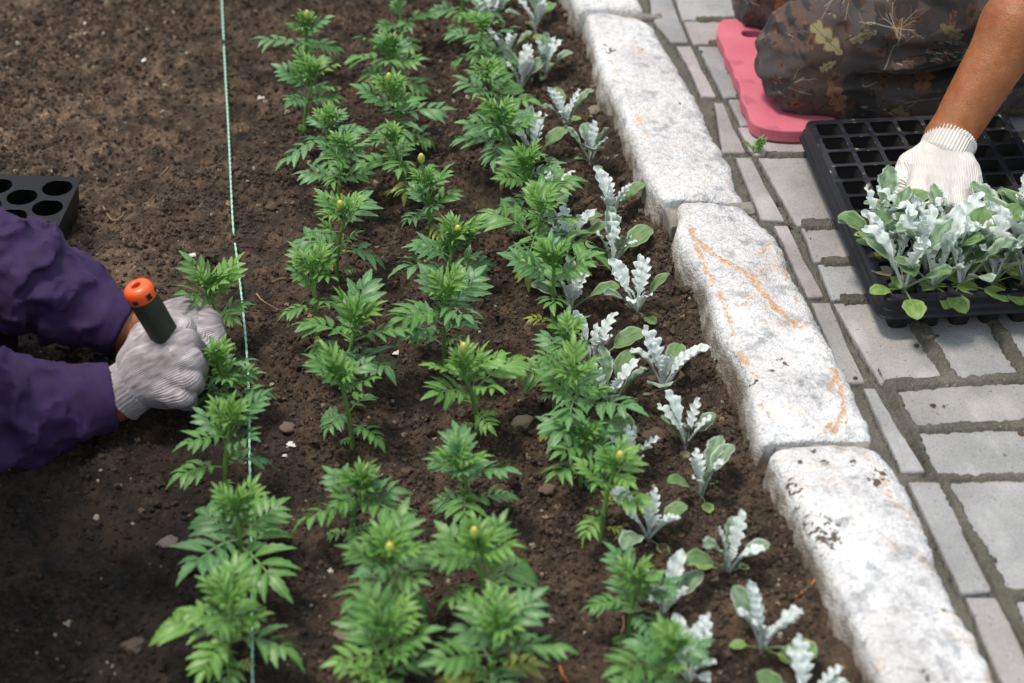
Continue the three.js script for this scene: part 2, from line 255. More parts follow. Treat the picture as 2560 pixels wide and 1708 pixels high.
  for (let j = 0; j < nz - 1; j++) for (let i = 0; i < nx - 1; i++) { const a = j * nx + i, b = a + 1, c = a + nx, d = c + 1; id.push(a, c, b, b, c, d); }
  const map = tex(512, 512, (u, v, o) => { const a = tfbm(u, v, 8, 50, 5), b = tn(u, v, 230, 51), c = tn(u, v, 160, 52); let f = 0.355 + 0.2 * (a - 0.5) + 0.12 * (b - 0.5); if (c > 0.95) f += 0.22; if (c < 0.06) f -= 0.14; o[0] = f * 0.97; o[1] = f * 0.95; o[2] = f * 0.87; });
  const sandBump = tex(512, 512, (u, v, o) => { o[0] = o[1] = o[2] = 0.6 * tn(u, v, 210, 6) + 0.4 * tfbm(u, v, 30, 7, 3); }, false);
  struct('joint_sand', mk(P, id, U), new THREE.MeshStandardMaterial({ map, bumpMap: sandBump, bumpScale: 0.0022, roughness: 0.95 }));
}

// ---------------------------------------------------------------- granite kerb
const kerb = thing('granite_kerb', 'row of rough pale granite kerb stones between the soil bed and the pavement', 'kerb');
{
  const L = (a) => a.map(([x, y, h]) => gp(x, y, h ?? 0.014));
  const stones = [
    { z0: -3.6, z1: -2.522, lx: () => 0.487, rx: () => 0.598, seed: 5, stain: [], label: null },
    { lp: L([[1462, 36], [1475, 75], [1514, 207], [1547, 272], [1612, 436], [1642, 486]]), rp: L([[1600, 33, .006], [1630, 55, .006], [1662, 110, .006], [1740, 240, .006], [1790, 340, .006], [1829, 405, .006], [1840, 467, .006], [1876, 510, .006]]), z0: -2.514, z1: -1.944, seed: 11, label: 'rough granite kerb stone with small brown specks at its far end',
      stain: [[[1524, 150], [1530, 160], 5], [[1536, 170], [1545, 190], 5], [[1555, 195], [1580, 215], 3], [[1566, 240], [1570, 252], 5], [[1585, 262], [1592, 270], 4], [[1590, 285], [1603, 312], 6], [[1611, 330], [1620, 350], 4], [[1645, 85], [1648, 100], 4], [[1661, 120], [1663, 126], 4], [[1815, 425], [1826, 440], 7]], dirt: [[1525, 122, 13], [1513, 112, 6], [1540, 130, 7], [1590, 84, 3], [1608, 110, 3], [1652, 328, 4], [1700, 250, 3]] },
    { lp: L([[1700, 540], [1690, 585], [1706, 632], [1764, 704], [1778, 766], [1800, 833], [1838, 890], [1870, 949], [1890, 1080], [1900, 1120]]), rp: L([[1868, 526, .004], [1909, 554, .006], [1937, 580, .006], [1960, 621, .006], [1981, 679, .006], [2024, 750, .006], [2054, 819, .006], [2083, 878, .006], [2113, 926, .006], [2149, 1000, .006], [2169, 1044, .006], [2182, 1085, .006]]), z0: -1.938, z1: -1.439, seed: 23, label: 'rough granite kerb stone with a long rust orange streak',
      stain: [[[1722, 565], [1733, 590], 7], [[1733, 592], [1760, 618], 13], [[1760, 618], [1800, 645], 13], [[1800, 645], [1860, 675], 12], [[1868, 682], [1885, 700], 20], [[1885, 700], [1915, 738], 15], [[1925, 745], [1990, 800], 13], [[1990, 800], [2004, 808], 8], [[1740, 615], [1756, 655], 9], [[1756, 655], [1766, 682], 7], [[1775, 690], [1782, 715], 9], [[1800, 735], [1806, 760], 9], [[1806, 760], [1825, 810], 7], [[1825, 815], [1830, 840], 5], [[1870, 700], [1850, 715], 5], [[1872, 740], [1855, 748], 5], [[1875, 750], [1858, 765], 5], [[1925, 590], [1903, 620], 5], [[1850, 880], [1872, 912], 10], [[1880, 930], [1890, 950], 6], [[1900, 1020], [1930, 1050], 5], [[2087, 905], [2105, 960], 9], [[2105, 960], [2110, 1010], 9], [[2110, 1010], [2085, 1070], 9], [[2090, 920], [2075, 960], 6], [[2080, 1045], [2064, 1072], 5], [[2120, 1025], [2112, 1050], 4], [[1960, 640], [1975, 690], 4], [[1940, 608], [1948, 625], 4], [[1987, 720], [1990, 732], 6], [[1905, 660], [1903, 680], 4]], dirt: [[1960, 905, 10], [1890, 955, 10], [1930, 930, 6], [1910, 1000, 4]] },
    { lp: L([[1926, 1136], [1960, 1200], [1986, 1257], [2040, 1375], [2094, 1483], [2158, 1606], [2201, 1708], [2290, 1900]]), rp: L([[2190, 1113, .006], [2205, 1131, .006], [2247, 1177, .006], [2289, 1257, .006], [2320, 1330, .006], [2340, 1400, .006], [2362, 1452, .006], [2392, 1521, .006], [2438, 1579, .006], [2469, 1644, .006], [2490, 1708, .006], [2560, 1900, .006]]), z0: -1.434, z1: -0.93, seed: 37, label: 'broad pale granite kerb stone nearest the viewer with faint dark smudges',
      stain: [[[2205, 1170], [2225, 1225], 7], [[2235, 1240], [2300, 1290], 6], [[2165, 1120], [2172, 1135], 7], [[2480, 1640], [2470, 1690], 7]], dirt: [[2050, 1325, 26], [2070, 1350, 20], [1990, 1215, 16], [1990, 1265, 10], [2035, 1120, 5], [2130, 1145, 7], [2190, 1190, 10], [2210, 1165, 12], [2107, 1525, 5], [2360, 1510, 5], [2320, 1690, 8], [2000, 1150, 5], [2060, 1145, 6]] },
    { z0: -0.915, z1: -0.2, lx: () => 0.513, rx: () => 0.63, seed: 61, stain: [], label: null },
  ];
  const sideBump = tex(512, 512, (u, v, o) => { o[0] = o[1] = o[2] = 0.6 * tfbm(u, v, 28, 70, 5) + 0.4 * tn(u, v, 150, 71); }, false);
  const along = (P, z) => { if (z <= P[0].z) return P[0].x; for (let i = 1; i < P.length; i++) if (z <= P[i].z) return lerp(P[i - 1].x, P[i].x, (z - P[i - 1].z) / (P[i].z - P[i - 1].z || 1)); return P[P.length - 1].x; };
  for (const s of stones) {
    const lx = s.lx ?? ((z) => along(s.lp, z)), rx = s.rx ?? ((z) => along(s.rp, z)), nz = s.lp ? 150 : 60, len = s.z1 - s.z0;
    // section: foot on the bed side, up the face, over the worn arris, across the top, down on the pavement side
    const sec = []; for (let i = 0; i <= 12; i++) sec.push([0, -0.2 + 0.2 * i / 12]); for (let i = 1; i < 44; i++) sec.push([i / 44, 0]); for (let i = 0; i <= 6; i++) sec.push([1, -0.12 * i / 6]);
    const P = [], U = [], id = [], m = sec.length, zA = s.z0, uOf = (x) => (x - 0.44) / 0.24, vOf = (z) => (z - zA) / len;
    for (let j = 0; j <= nz; j++) {
      const t = j / nz, z = s.z0 + len * t, endD = Math.min(t, 1 - t) * len, roundE = 0.009 * Math.pow(Math.max(0, 1 - endD / 0.016), 2.2), l = lx(z), r = rx(z), w = r - l;
      for (let i = 0; i < m; i++) {
        let [a, y0] = sec[i]; const la = l + roundE * 0.8, ra = r - roundE * 0.8, slope = -0.022;
        let x = lerp(la, ra, a), top = 0.021 - 0.016 * a * a + 0.011 * fbm(x * 9, s.seed, z * 9, 3) + 0.0045 * fbm(x * 38, s.seed, z * 38, 3) - 0.7 * roundE;
        const eL = Math.max(0, 1 - a * w / 0.011), eR = Math.max(0, 1 - (1 - a) * w / 0.014); top -= 0.008 * eL * eL + 0.008 * eR * eR + 0.004 * Math.max(eL, eR) * (n3(z * 70, s.seed, a * 3) + n3(z * 160, s.seed, a * 3));
        let y = top + y0; if (a === 0) x += slope * clamp(-y0 / 0.1, 0, 1) + 0.006 * fbm(y * 16, s.seed + 1, z * 16, 3) * smooth(-y0, 0, 0.03);
        P.push(x, y, z); U.push(a === 0 ? uOf(x) + y0 / 0.24 : uOf(x), vOf(z));
      }
    }
    for (let j = 0; j < nz; j++) for (let i = 0; i < m - 1; i++) { const a = j * m + i, b = a + 1, c = a + m, d = c + 1; id.push(a, c, b, b, c, d); }
    for (const [row, dir] of [[0, 0], [nz, 1]]) { const c = P.length / 3, o = row * m; P.push((P[3 * o] + P[3 * (o + m - 1)]) / 2, -0.06, P[3 * o + 2]); U.push(0.5, row / nz); for (let i = 0; i < m - 1; i++) dir ? id.push(c, o + i + 1, o + i) : id.push(c, o + i, o + i + 1); }
    const toUV = ([x, y]) => { const p = gp(x, y, 0.02); return [p.x, p.z]; }, st = s.stain.map(([a, b, w]) => [...toUV(a), ...toUV(b), w * 0.00052 * 0.8]), di = (s.dirt ?? []).map(([x, y, w]) => [...toUV([x, y]), w * 0.0009]);
    const H = s.lp ? 1792 : 512, Wd = s.lp ? 704 : 256;
    const map = tex(Wd, H, (u, v, o) => {
      const x = 0.44 + u * 0.24, z = zA + v * len, sd = s.seed * 0.137, a = TN(x * 30 + sd, z * 30), b = TN(x * 13, z * 13 + sd), c = TN(x * 0.9 + sd, z * 0.9), side = smooth(lx(z) - 0.004 - x, 0, 0.012);
      let f = 0.815 + 0.14 * c + 0.15 * b; let rr = f * (1 - 0.02 * c), gg = f * 1.008, bb = f * 1.018; const gr = smooth(b + 0.5 * a, 0.1, 0.42); rr -= 0.11 * gr; gg -= 0.105 * gr; bb -= 0.09 * gr;
      const sp = smooth(a, 0.24, 0.36); rr -= 0.10 * sp; gg -= 0.10 * sp; bb -= 0.09 * sp; const vn = smooth(0.035 - Math.abs(TN(x * 1.6 + sd, z * 2.6)), 0, 0.035) * 0.10 + 0.13 * smooth(TN(x * 2.6 + 0.3, z * 2.6 + sd), 0.14, 0.42); rr -= vn; gg -= vn * 0.96; bb -= vn * 0.9;
      const wobx = x + 0.006 * TN(x * 8.5, z * 8.5), wobz = z + 0.006 * TN(x * 8.5 + 0.5, z * 8.5); let k = 0;
      for (const q of st) { const ex = q[2] - q[0], ez = q[3] - q[1], t = clamp(((wobx - q[0]) * ex + (wobz - q[1]) * ez) / (ex * ex + ez * ez + 1e-9), 0, 1), d = Math.hypot(wobx - q[0] - ex * t, wobz - q[1] - ez * t); if (d < q[4] * 2) k = Math.max(k, smooth(q[4] * 1.25 - d, 0, q[4] * 0.6)); }
      if (k > 0) { k *= (s.seed === 23 ? 1 : 0.62) * clamp(0.6 + 1.5 * TN(x * 22, z * 22 + 0.3) + 0.6 * b, 0, 0.95); rr = lerp(rr, 0.74, k); gg = lerp(gg, 0.55, k); bb = lerp(bb, 0.39, k); }
      const fa = 0.35 * smooth(TN(x * 1.9 + sd, z * 1.9 + 0.4), 0.2, 0.42); gg -= 0.08 * fa; bb -= 0.17 * fa;
      let d = 0; for (const q of di) { const e = Math.hypot(x - q[0], (z - q[1]) * 0.9); if (e < q[2] * 2) d = Math.max(d, smooth(1.5 - e / q[2] + 2.2 * TN(x * 16, z * 16 + 0.7), 0.9, 1.3)); }
      rr = lerp(rr, 0.26, d * 0.85); gg = lerp(gg, 0.21, d * 0.85); bb = lerp(bb, 0.17, d * 0.85);
      const ms = side * clamp(0.45 + 0.45 * smooth(lx(z) - x, 0.01, 0.05) + 0.9 * TN(x * 3.1, z * 3.1 + 0.2), 0, 0.95); rr = lerp(rr, 0.40, ms); gg = lerp(gg, 0.355, ms); bb = lerp(bb, 0.30, ms);
      o[0] = rr; o[1] = gg; o[2] = bb;
    });
    map.wrapS = THREE.MirroredRepeatWrapping;
    const bm = sideBump.clone(); bm.repeat.set(1, len / 0.24); bm.needsUpdate = true;
    const g = mk(P, id, U), mesh = part(kerb, 'kerb_stone', g, new THREE.MeshStandardMaterial({ map, bumpMap: bm, bumpScale: 0.0032, roughness: 0.88 })); if (s.label) mesh.userData.label = s.label;
  }
  // mortar between the stones
  const mmap = tex(256, 256, (u, v, o) => { const a = tfbm(u, v, 6, 90, 5), f = 0.5 + 0.3 * (a - 0.5) + 0.1 * (tn(u, v, 100, 3) - 0.5); o[0] = f * 1.02; o[1] = f; o[2] = f * 0.94; });
  const mm = new THREE.MeshStandardMaterial({ map: mmap, roughness: 0.95 });
  for (const [z, hw, zl, xl] of [[-2.517, 0.010, 0, 0.502], [-1.942, 0.016, 0.012, 0.502], [-1.437, 0.010, 0, 0.517], [-0.922, 0.01, 0, 0.52]]) {
    const P = [], U = [], id = [], nx = 44, nz = 18; for (let j = 0; j <= nz; j++) for (let i = 0; i <= nx; i++) { const u = clamp((i - 2) / (nx - 4), 0, 1), t = j / nz * 2 - 1, low = i === 0 || i === nx || j === 0 || j === nz ? 0.16 : i === 1 || i === nx - 1 ? 0.004 : 0, x = lerp(xl, 0.622, u) + (i < 2 ? -0.003 : i > nx - 2 ? 0.002 : 0); P.push(x, 0.010 - 0.006 * u - 0.009 * t * t + 0.005 * fbm(x * 50, 1, t * 2 + z * 9, 3) - low, z + zl * (1 - u) + t * hw * (1 + 0.9 * (zl ? 1 - u : 0))); U.push(u * 1.2, t * 0.2 + low); }
    for (let j = 0; j < nz; j++) for (let i = 0; i < nx; i++) { const a = j * (nx + 1) + i, b = a + 1, c = a + nx + 1, d = c + 1; id.push(a, c, b, b, c, d); }
    part(kerb, 'mortar', mk(P, id, U), mm);
  }
}
// ================================================================ MARIGOLDS
function leafMap(base, vein, dark, seed) { // across: u, along: v
  return tex(64, 256, (u, v, o) => {
    const d = Math.abs(u - 0.5) * 2, side = Math.abs(((v * 9 + d * 1.5) % 1) - 0.5) * 2, rib = smooth(0.13 - d, 0, 0.09), sv = smooth(side, 0.8, 1) * 0.4, n = tfbm(u, v, 6, seed, 3) - 0.5;
    for (let c = 0; c < 3; c++) { let b = lerp(base[c], dark[c], clamp(0.35 + n * 1.6 + 0.25 * d, 0, 1)); b = lerp(b, dark[c], sv); o[c] = lerp(b, vein[c], rib * 0.75); }
  });
}
function leafMat(map, o = {}) { return std({ map, side: THREE.DoubleSide, roughness: 0.47, transmission: 0.17, thickness: 0, ...o }); }
const LM = {
  mid: leafMat(leafMap([0.425, 0.60, 0.315], [0.57, 0.71, 0.45], [0.27, 0.465, 0.21], 1)),
  blue: leafMat(leafMap([0.405, 0.585, 0.37], [0.55, 0.69, 0.50], [0.26, 0.445, 0.25], 2)),
  fresh: leafMat(leafMap([0.45, 0.625, 0.295], [0.57, 0.71, 0.42], [0.35, 0.54, 0.22], 3)),
  old: leafMat(leafMap([0.62, 0.66, 0.30], [0.68, 0.70, 0.42], [0.50, 0.56, 0.22], 4)),
  stem: std({ color: lin(0.13, 0.26, 0.06), roughness: 0.5 }),
  bud: std({ color: lin(0.36, 0.44, 0.10), roughness: 0.5 }), budTip: std({ color: lin(0.62, 0.50, 0.10), roughness: 0.55 }),
};
// one leaflet: lanceolate, toothed, folded along the midrib. x runs out, y up
function leaflet(out, M, len, w, fold, arch, twist) {
  const n = 11, b = out.pos.length / 3; const p = V();
  for (let i = 0; i < n; i++) {
    const t = i / (n - 1), prof = Math.pow(Math.sin(Math.PI * Math.pow(Math.min(t, 0.999), 0.78)), 0.92), hw = w * prof * (i % 2 ? 1.07 : 0.9), x = t * len, y = -arch * t * t * len + 0.05 * len * Math.sin(t * 3), tw = twist * t;
    for (const s of [-1, 0, 1]) { p.set(x - (s && i < n - 1 ? (i % 2 ? -0.012 : 0.016) * len : 0), y + Math.abs(s) * hw * fold + s * hw * tw, s * hw).applyMatrix4(M); out.pos.push(p.x, p.y, p.z); out.uv.push(s / 2 + 0.5, t); }
  }
  for (let i = 0; i < n - 1; i++) for (let k = 0; k < 2; k++) { const a = b + i * 3 + k, c = a + 3; out.idx.push(a, a + 1, c, c, a + 1, c + 1); }
}
// a pinnate leaf, one unit long, leaving the stem along +x and rising or drooping in y
function pinnate(seed, { pairs = 5, droop = 0.5, rise = 0.35, slim = 1, open = 58, fold = 0.3, size = 1 } = {}) {
  const r = rng(seed), out = { pos: [], idx: [], uv: [] }, side = (r() - 0.5) * 0.3, pt = (t) => V(t * (1 - 0.12 * t * droop), rise * t - droop * t * t * 0.75, side * t * t), M = new THREE.Matrix4();
  const place = (t, yaw, len, wid) => {
    const p = pt(t), q = pt(Math.min(1.02, t + 0.02)).sub(pt(t)).normalize(), pitch = Math.atan2(q.y, Math.hypot(q.x, q.z)), hd = Math.atan2(-q.z, q.x);
    M.makeRotationFromEuler(new THREE.Euler((r() - 0.5) * 0.5, hd + yaw + (r() - 0.5) * 0.16, pitch * Math.cos(yaw) + (r() - 0.55) * 0.3 + 0.08, 'YZX')).setPosition(p);
    leaflet(out, M, len, wid, fold * (0.6 + 0.8 * r()), 0.1 + 0.32 * r(), (r() - 0.5) * 0.6);
  };
  for (let k = 0; k < pairs; k++) { const t = lerp(0.27, 0.76, k / (pairs - 1)), f = Math.pow(Math.sin(Math.PI * lerp(0.16, 0.78, k / (pairs - 1))), 0.85); for (const s of [-1, 1]) place(t + (r() - 0.5) * 0.03, s * R(open - 16 * k / pairs + 6 * r()), 0.45 * f * size * (0.86 + 0.28 * r()), 0.08 * (0.35 + 0.65 * f) * slim * size); }
  place(0.78, 0, 0.40 * size, 0.072 * slim * size);
  { // the leaf stalk: a three-sided taper
    const b = out.pos.length / 3, n = 9; for (let i = 0; i < n; i++) { const t = i / (n - 1) * 0.82, p = pt(t), w = lerp(0.02, 0.008, t); for (let k = 0; k < 3; k++) { const a = k * 2.094 + 0.5; out.pos.push(p.x, p.y + Math.sin(a) * w - 0.005, p.z + Math.cos(a) * w); out.uv.push(0.5, t); } }
    for (let i = 0; i < n - 1; i++) for (let k = 0; k < 3; k++) { const a = b + i * 3 + k, c = b + i * 3 + (k + 1) % 3; out.idx.push(a, c, a + 3, c, c + 3, a + 3); }
  }
  return mk(out.pos, out.idx, out.uv);
}
const LEAF = { big: [], droop: [], young: [], tiny: [] };
for (let i = 0; i < 5; i++) { LEAF.big.push(pinnate(10 + i, { pairs: 4 + (i % 2), droop: 0.35 + 0.1 * i, rise: 0.3, slim: 0.96 })); LEAF.droop.push(pinnate(30 + i, { pairs: 4, droop: 0.75, rise: 0.42, slim: 0.96, size: 1.08 })); LEAF.young.push(pinnate(50 + i, { pairs: 4, droop: 0.1 + 0.06 * i, rise: 0.15, slim: 0.82, open: 46, fold: 0.5 })); }
for (let i = 0; i < 3; i++) LEAF.tiny.push(pinnate(70 + i, { pairs: 4, droop: 0.3, rise: 0.3, slim: 0.95, open: 55, size: 0.95 }));
const pick = (a, r) => a[Math.floor(r() * a.length)];
function budGeo() { const g = new THREE.LatheGeometry([[0, 0], [0.32, 0.03], [0.52, 0.22], [0.6, 0.5], [0.56, 0.8], [0.42, 1.0], [0.3, 1.06]].map(([x, y]) => new THREE.Vector2(x, y)), 16), P = g.attributes.position; for (let i = 0; i < P.count; i++) { const a = Math.atan2(P.getZ(i), P.getX(i)), k = 1 + 0.06 * Math.cos(8 * a); P.setXYZ(i, P.getX(i) * k, P.getY(i), P.getZ(i) * k); } g.computeVertexNormals(); return g; }
const BUD = budGeo(), BUDTIP = new THREE.SphereGeometry(0.36, 12, 8).scale(1, 0.5, 1).translate(0, 1.0, 0);
function marigold(label, base, seed, { h = 0.098, size = 1, bud = 0, lean = [0, 0], bare = 0, tone = 'mid' } = {}) {
  const r = rng(seed * 977 + 5); size *= 0.68 + 0.26 * r(); h *= 0.84 + 0.28 * r(); const lift = (r() - 0.5) * 26, crown = 4 + Math.floor(r() * 4), skip = r() < 0.4 ? 2 + Math.floor(r() * 3) : -1, spread = 0.85 + 0.4 * r(); lean = [lean[0] + (r() - 0.5) * 0.03, lean[1] + (r() - 0.5) * 0.03]; const t = thing('marigold_plant', label, 'marigold', base, 'marigold seedlings planted in four rows'), q = new THREE.Quaternion(), e = new THREE.Euler();
  const bend = V((r() - 0.5) * 0.02 + lean[0], 0, (r() - 0.5) * 0.02 + lean[1]), pos = (f) => V(bend.x * f * f, h * f, bend.z * f * f);
  part(t, 'stem', tubeGeo([V(0, -0.02, 0), pos(0.05), pos(0.35), pos(0.7), pos(1)], 0.0034, 0.0021, 12, 7), LM.stem);
  let yaw = r() * 6.28; const mats = tone === 'blue' ? [LM.blue, LM.blue, LM.mid] : tone === 'fresh' ? [LM.fresh, LM.mid, LM.fresh] : [LM.mid, LM.mid, LM.blue];
  const leaf = (geo, f, az, el, len, m, roll = 0) => { e.set(roll, az, el, 'YZX'); q.setFromEuler(e); part(t, 'leaf', geo, m, pos(f), q, V(len, len, len * (0.9 + 0.25 * r()))); };
  const nodes = [[0.16, -6, 0.03, 'tiny'], [0.34, 4, 0.054, 'droop'], [0.5, 12, 0.064, 'droop'], [0.63, 22, 0.066, 'big'], [0.76, 32, 0.064, 'big'], [0.87, 42, 0.058, 'big'], [0.95, 52, 0.05, 'young']];
  nodes.forEach(([f, el, len, kind], i) => {
    if (f < bare || (i === 1 && r() < 0.3) || i === skip) return; if (i > 1) { el += lift * (0.4 + 0.1 * i); len *= i < 4 ? spread : 2 - spread; } yaw += R(90) + (r() - 0.5) * 0.5;
    for (const s of [0, 1]) {
      const L = len * size * (0.86 + 0.5 * r()), az = yaw + s * Math.PI + (r() - 0.5) * 0.5; leaf(pick(LEAF[kind], r), f, az, R(el + (r() - 0.5) * 34), L, i > 5 ? LM.fresh : i < 2 && r() < 0.22 ? LM.old : pick(mats, r), (r() - 0.5) * 0.7);
      if (i > 0 && i < 6 && r() < 0.55) leaf(pick(i < 3 ? LEAF.tiny : LEAF.young, r), f + 0.015, az + 0.35 * (r() - 0.5), R(el + 28 + 20 * r()), L * (0.5 + 0.25 * r()), r() < 0.45 ? LM.fresh : pick(mats, r));
    }
  });
  for (let k = 0; k < crown; k++) { const f = 0.97 + 0.03 * k / crown; yaw += 2.4; leaf(pick(LEAF.young, r), f, yaw, R(50 + 5 * k + (r() - 0.5) * 12), 0.044 * size * (1.05 - 0.07 * k), LM.fresh); }
  if (bud) {
    const p0 = pos(1), p1 = p0.clone().add(V((r() - 0.5) * 0.012, bud, (r() - 0.5) * 0.012)), b = part(t, 'flower_bud', BUD, LM.bud, p1, null, V(0.0078, 0.0125, 0.0078));
    part(b, 'bud_tip', BUDTIP, LM.budTip); part(t, 'flower_stalk', tubeGeo([p0, p0.clone().lerp(p1, 0.5), p1.clone().add(V(0, 0.001, 0))], 0.0015, 0.0022, 5, 6), LM.stem);
  }
  return t;
}
{
  const D = 1.0893; // crown centres, read off the photograph
  const rows = {
    A: ['row along the string', [[505, 672, { tone: 'fresh' }], [512, 826, {}], [500, 1015, {}], [545, 1195, { tone: 'blue' }], [512, 1430, { tone: 'fresh' }]]],
    B: ['second planted row', [[698, 62, { bud: 0.02 }], [690, 190, {}], [738, 282, { tone: 'blue' }], [770, 385, { tone: 'blue' }], [765, 525, { bud: 0.012, tone: 'blue' }], [720, 680, {}], [790, 775, {}], [800, 900, {}], [800, 1110, {}], [880, 1340, { bud: 0.014 }], [868, 1510, { tone: 'fresh' }]]],
    C: ['third planted row', [[922, 28, { bud: 0.01 }], [905, 125, {}], [922, 240, { bud: 0.022 }], [930, 345, {}], [985, 445, { bud: 0.035, tone: 'blue' }], [1020, 555, { bud: 0.012, tone: 'blue' }], [1015, 700, { tone: 'blue', bare: 0.3, h: 0.112, size: 1.06 }], [1095, 900, { bud: 0.03, tone: 'fresh', h: 0.085 }], [1085, 1050, { tone: 'blue', bare: 0.3, h: 0.106 }], [1110, 1310, { bud: 0.022, tone: 'fresh' }], [1125, 1480, { tone: 'blue' }]]],
    D: ['row beside the silver plants', [[1062, 10, {}], [1092, 92, {}], [1142, 203, { tone: 'blue' }], [1165, 312, { tone: 'blue', bare: 0.3 }], [1222, 430, { size: 1.08 }], [1228, 510, { size: 1.1 }], [1270, 640, { tone: 'blue' }], [1275, 815, { tone: 'blue' }], [1335, 925, { tone: 'blue', size: 1.06 }], [1335, 1040, { tone: 'blue', h: 0.06, size: 0.8 }], [1385, 1120, { bud: 0.012, tone: 'fresh' }], [1450, 1335, { tone: 'blue' }], [1500, 1500, { tone: 'mid' }]]],
  };
  const ord = ['first', 'second', 'third', 'fourth', 'fifth', 'sixth', 'seventh', 'eighth', 'ninth', 'tenth', 'eleventh', 'twelfth', 'thirteenth'];
  let seed = 1;
  for (const [k, [rowName, list]] of Object.entries(rows)) list.forEach(([x, y, o], i) => {
    const lift = (o.h ?? 0.098) * 0.86, p = gp(x * D, y * D, SOIL + lift); p.y = soilH(p.x, p.z);
    const how = (o.bud ? (o.bud > 0.02 ? 'marigold with a tall yellow bud' : 'marigold with a small yellow bud') : o.bare ? 'marigold on a long bare stem' : o.tone === 'fresh' ? 'light green marigold' : o.tone === 'blue' ? 'dark blue green marigold' : 'leafy green marigold');
    marigold(`${how}, ${ord[i]} from the top in ${rowName}`, p, seed++, o);
  });
}

// ================================================================ SILVER RAGWORT
function ragMap(mid, edge, vein, seed) {
  return tex(128, 256, (u, v, o) => {
    const d = Math.abs(u - 0.5) * 2, n = tfbm(u, v, 10, seed, 4) - 0.5, e = smooth(d, 0.72, 0.98), rib = smooth(0.09 - d, 0, 0.07), side = Math.abs(((v * 6 - d * 1.1) % 1 + 1) % 1 - 0.5) * 2, sv = smooth(side, 0.86, 1) * 0.35 * (1 - d), fuzz = (tn(u, v, 90, seed + 7) - 0.5) * 0.09;
    for (let c = 0; c < 3; c++) { let b = mid[c] + n * 0.26 + fuzz * 1.3 - 0.10 * (1 - v) * (1 - d); b = lerp(b, edge[c], clamp(e * 0.95 + 0.2 * n, 0, 1)); b = lerp(b, vein[c], Math.max(rib * 0.7 * (1 - v * 0.6), sv)); o[c] = b; }
  });
}
const RM = {
  silver: leafMat(ragMap([0.82, 0.87, 0.865], [0.92, 0.955, 0.955], [0.87, 0.91, 0.905], 5), { roughness: 0.85, transmission: 0.22 }),
  grey: leafMat(ragMap([0.47, 0.585, 0.46], [0.80, 0.85, 0.81], [0.66, 0.74, 0.65], 6), { roughness: 0.8, transmission: 0.3 }),
  green: leafMat(ragMap([0.42, 0.56, 0.34], [0.62, 0.72, 0.55], [0.60, 0.71, 0.52], 7), { roughness: 0.65, transmission: 0.32 }),
  seed: leafMat(ragMap([0.50, 0.63, 0.33], [0.56, 0.67, 0.38], [0.62, 0.72, 0.45], 8), { roughness: 0.55, transmission: 0.32 }),
  purple: leafMat(ragMap([0.52, 0.50, 0.42], [0.50, 0.40, 0.42], [0.55, 0.58, 0.44], 9), { roughness: 0.55, transmission: 0.3 }),
  stem: std({ color: lin(0.50, 0.53, 0.50), roughness: 0.8 }), foot: std({ color: lin(0.32, 0.22, 0.27), roughness: 0.7 }),
};
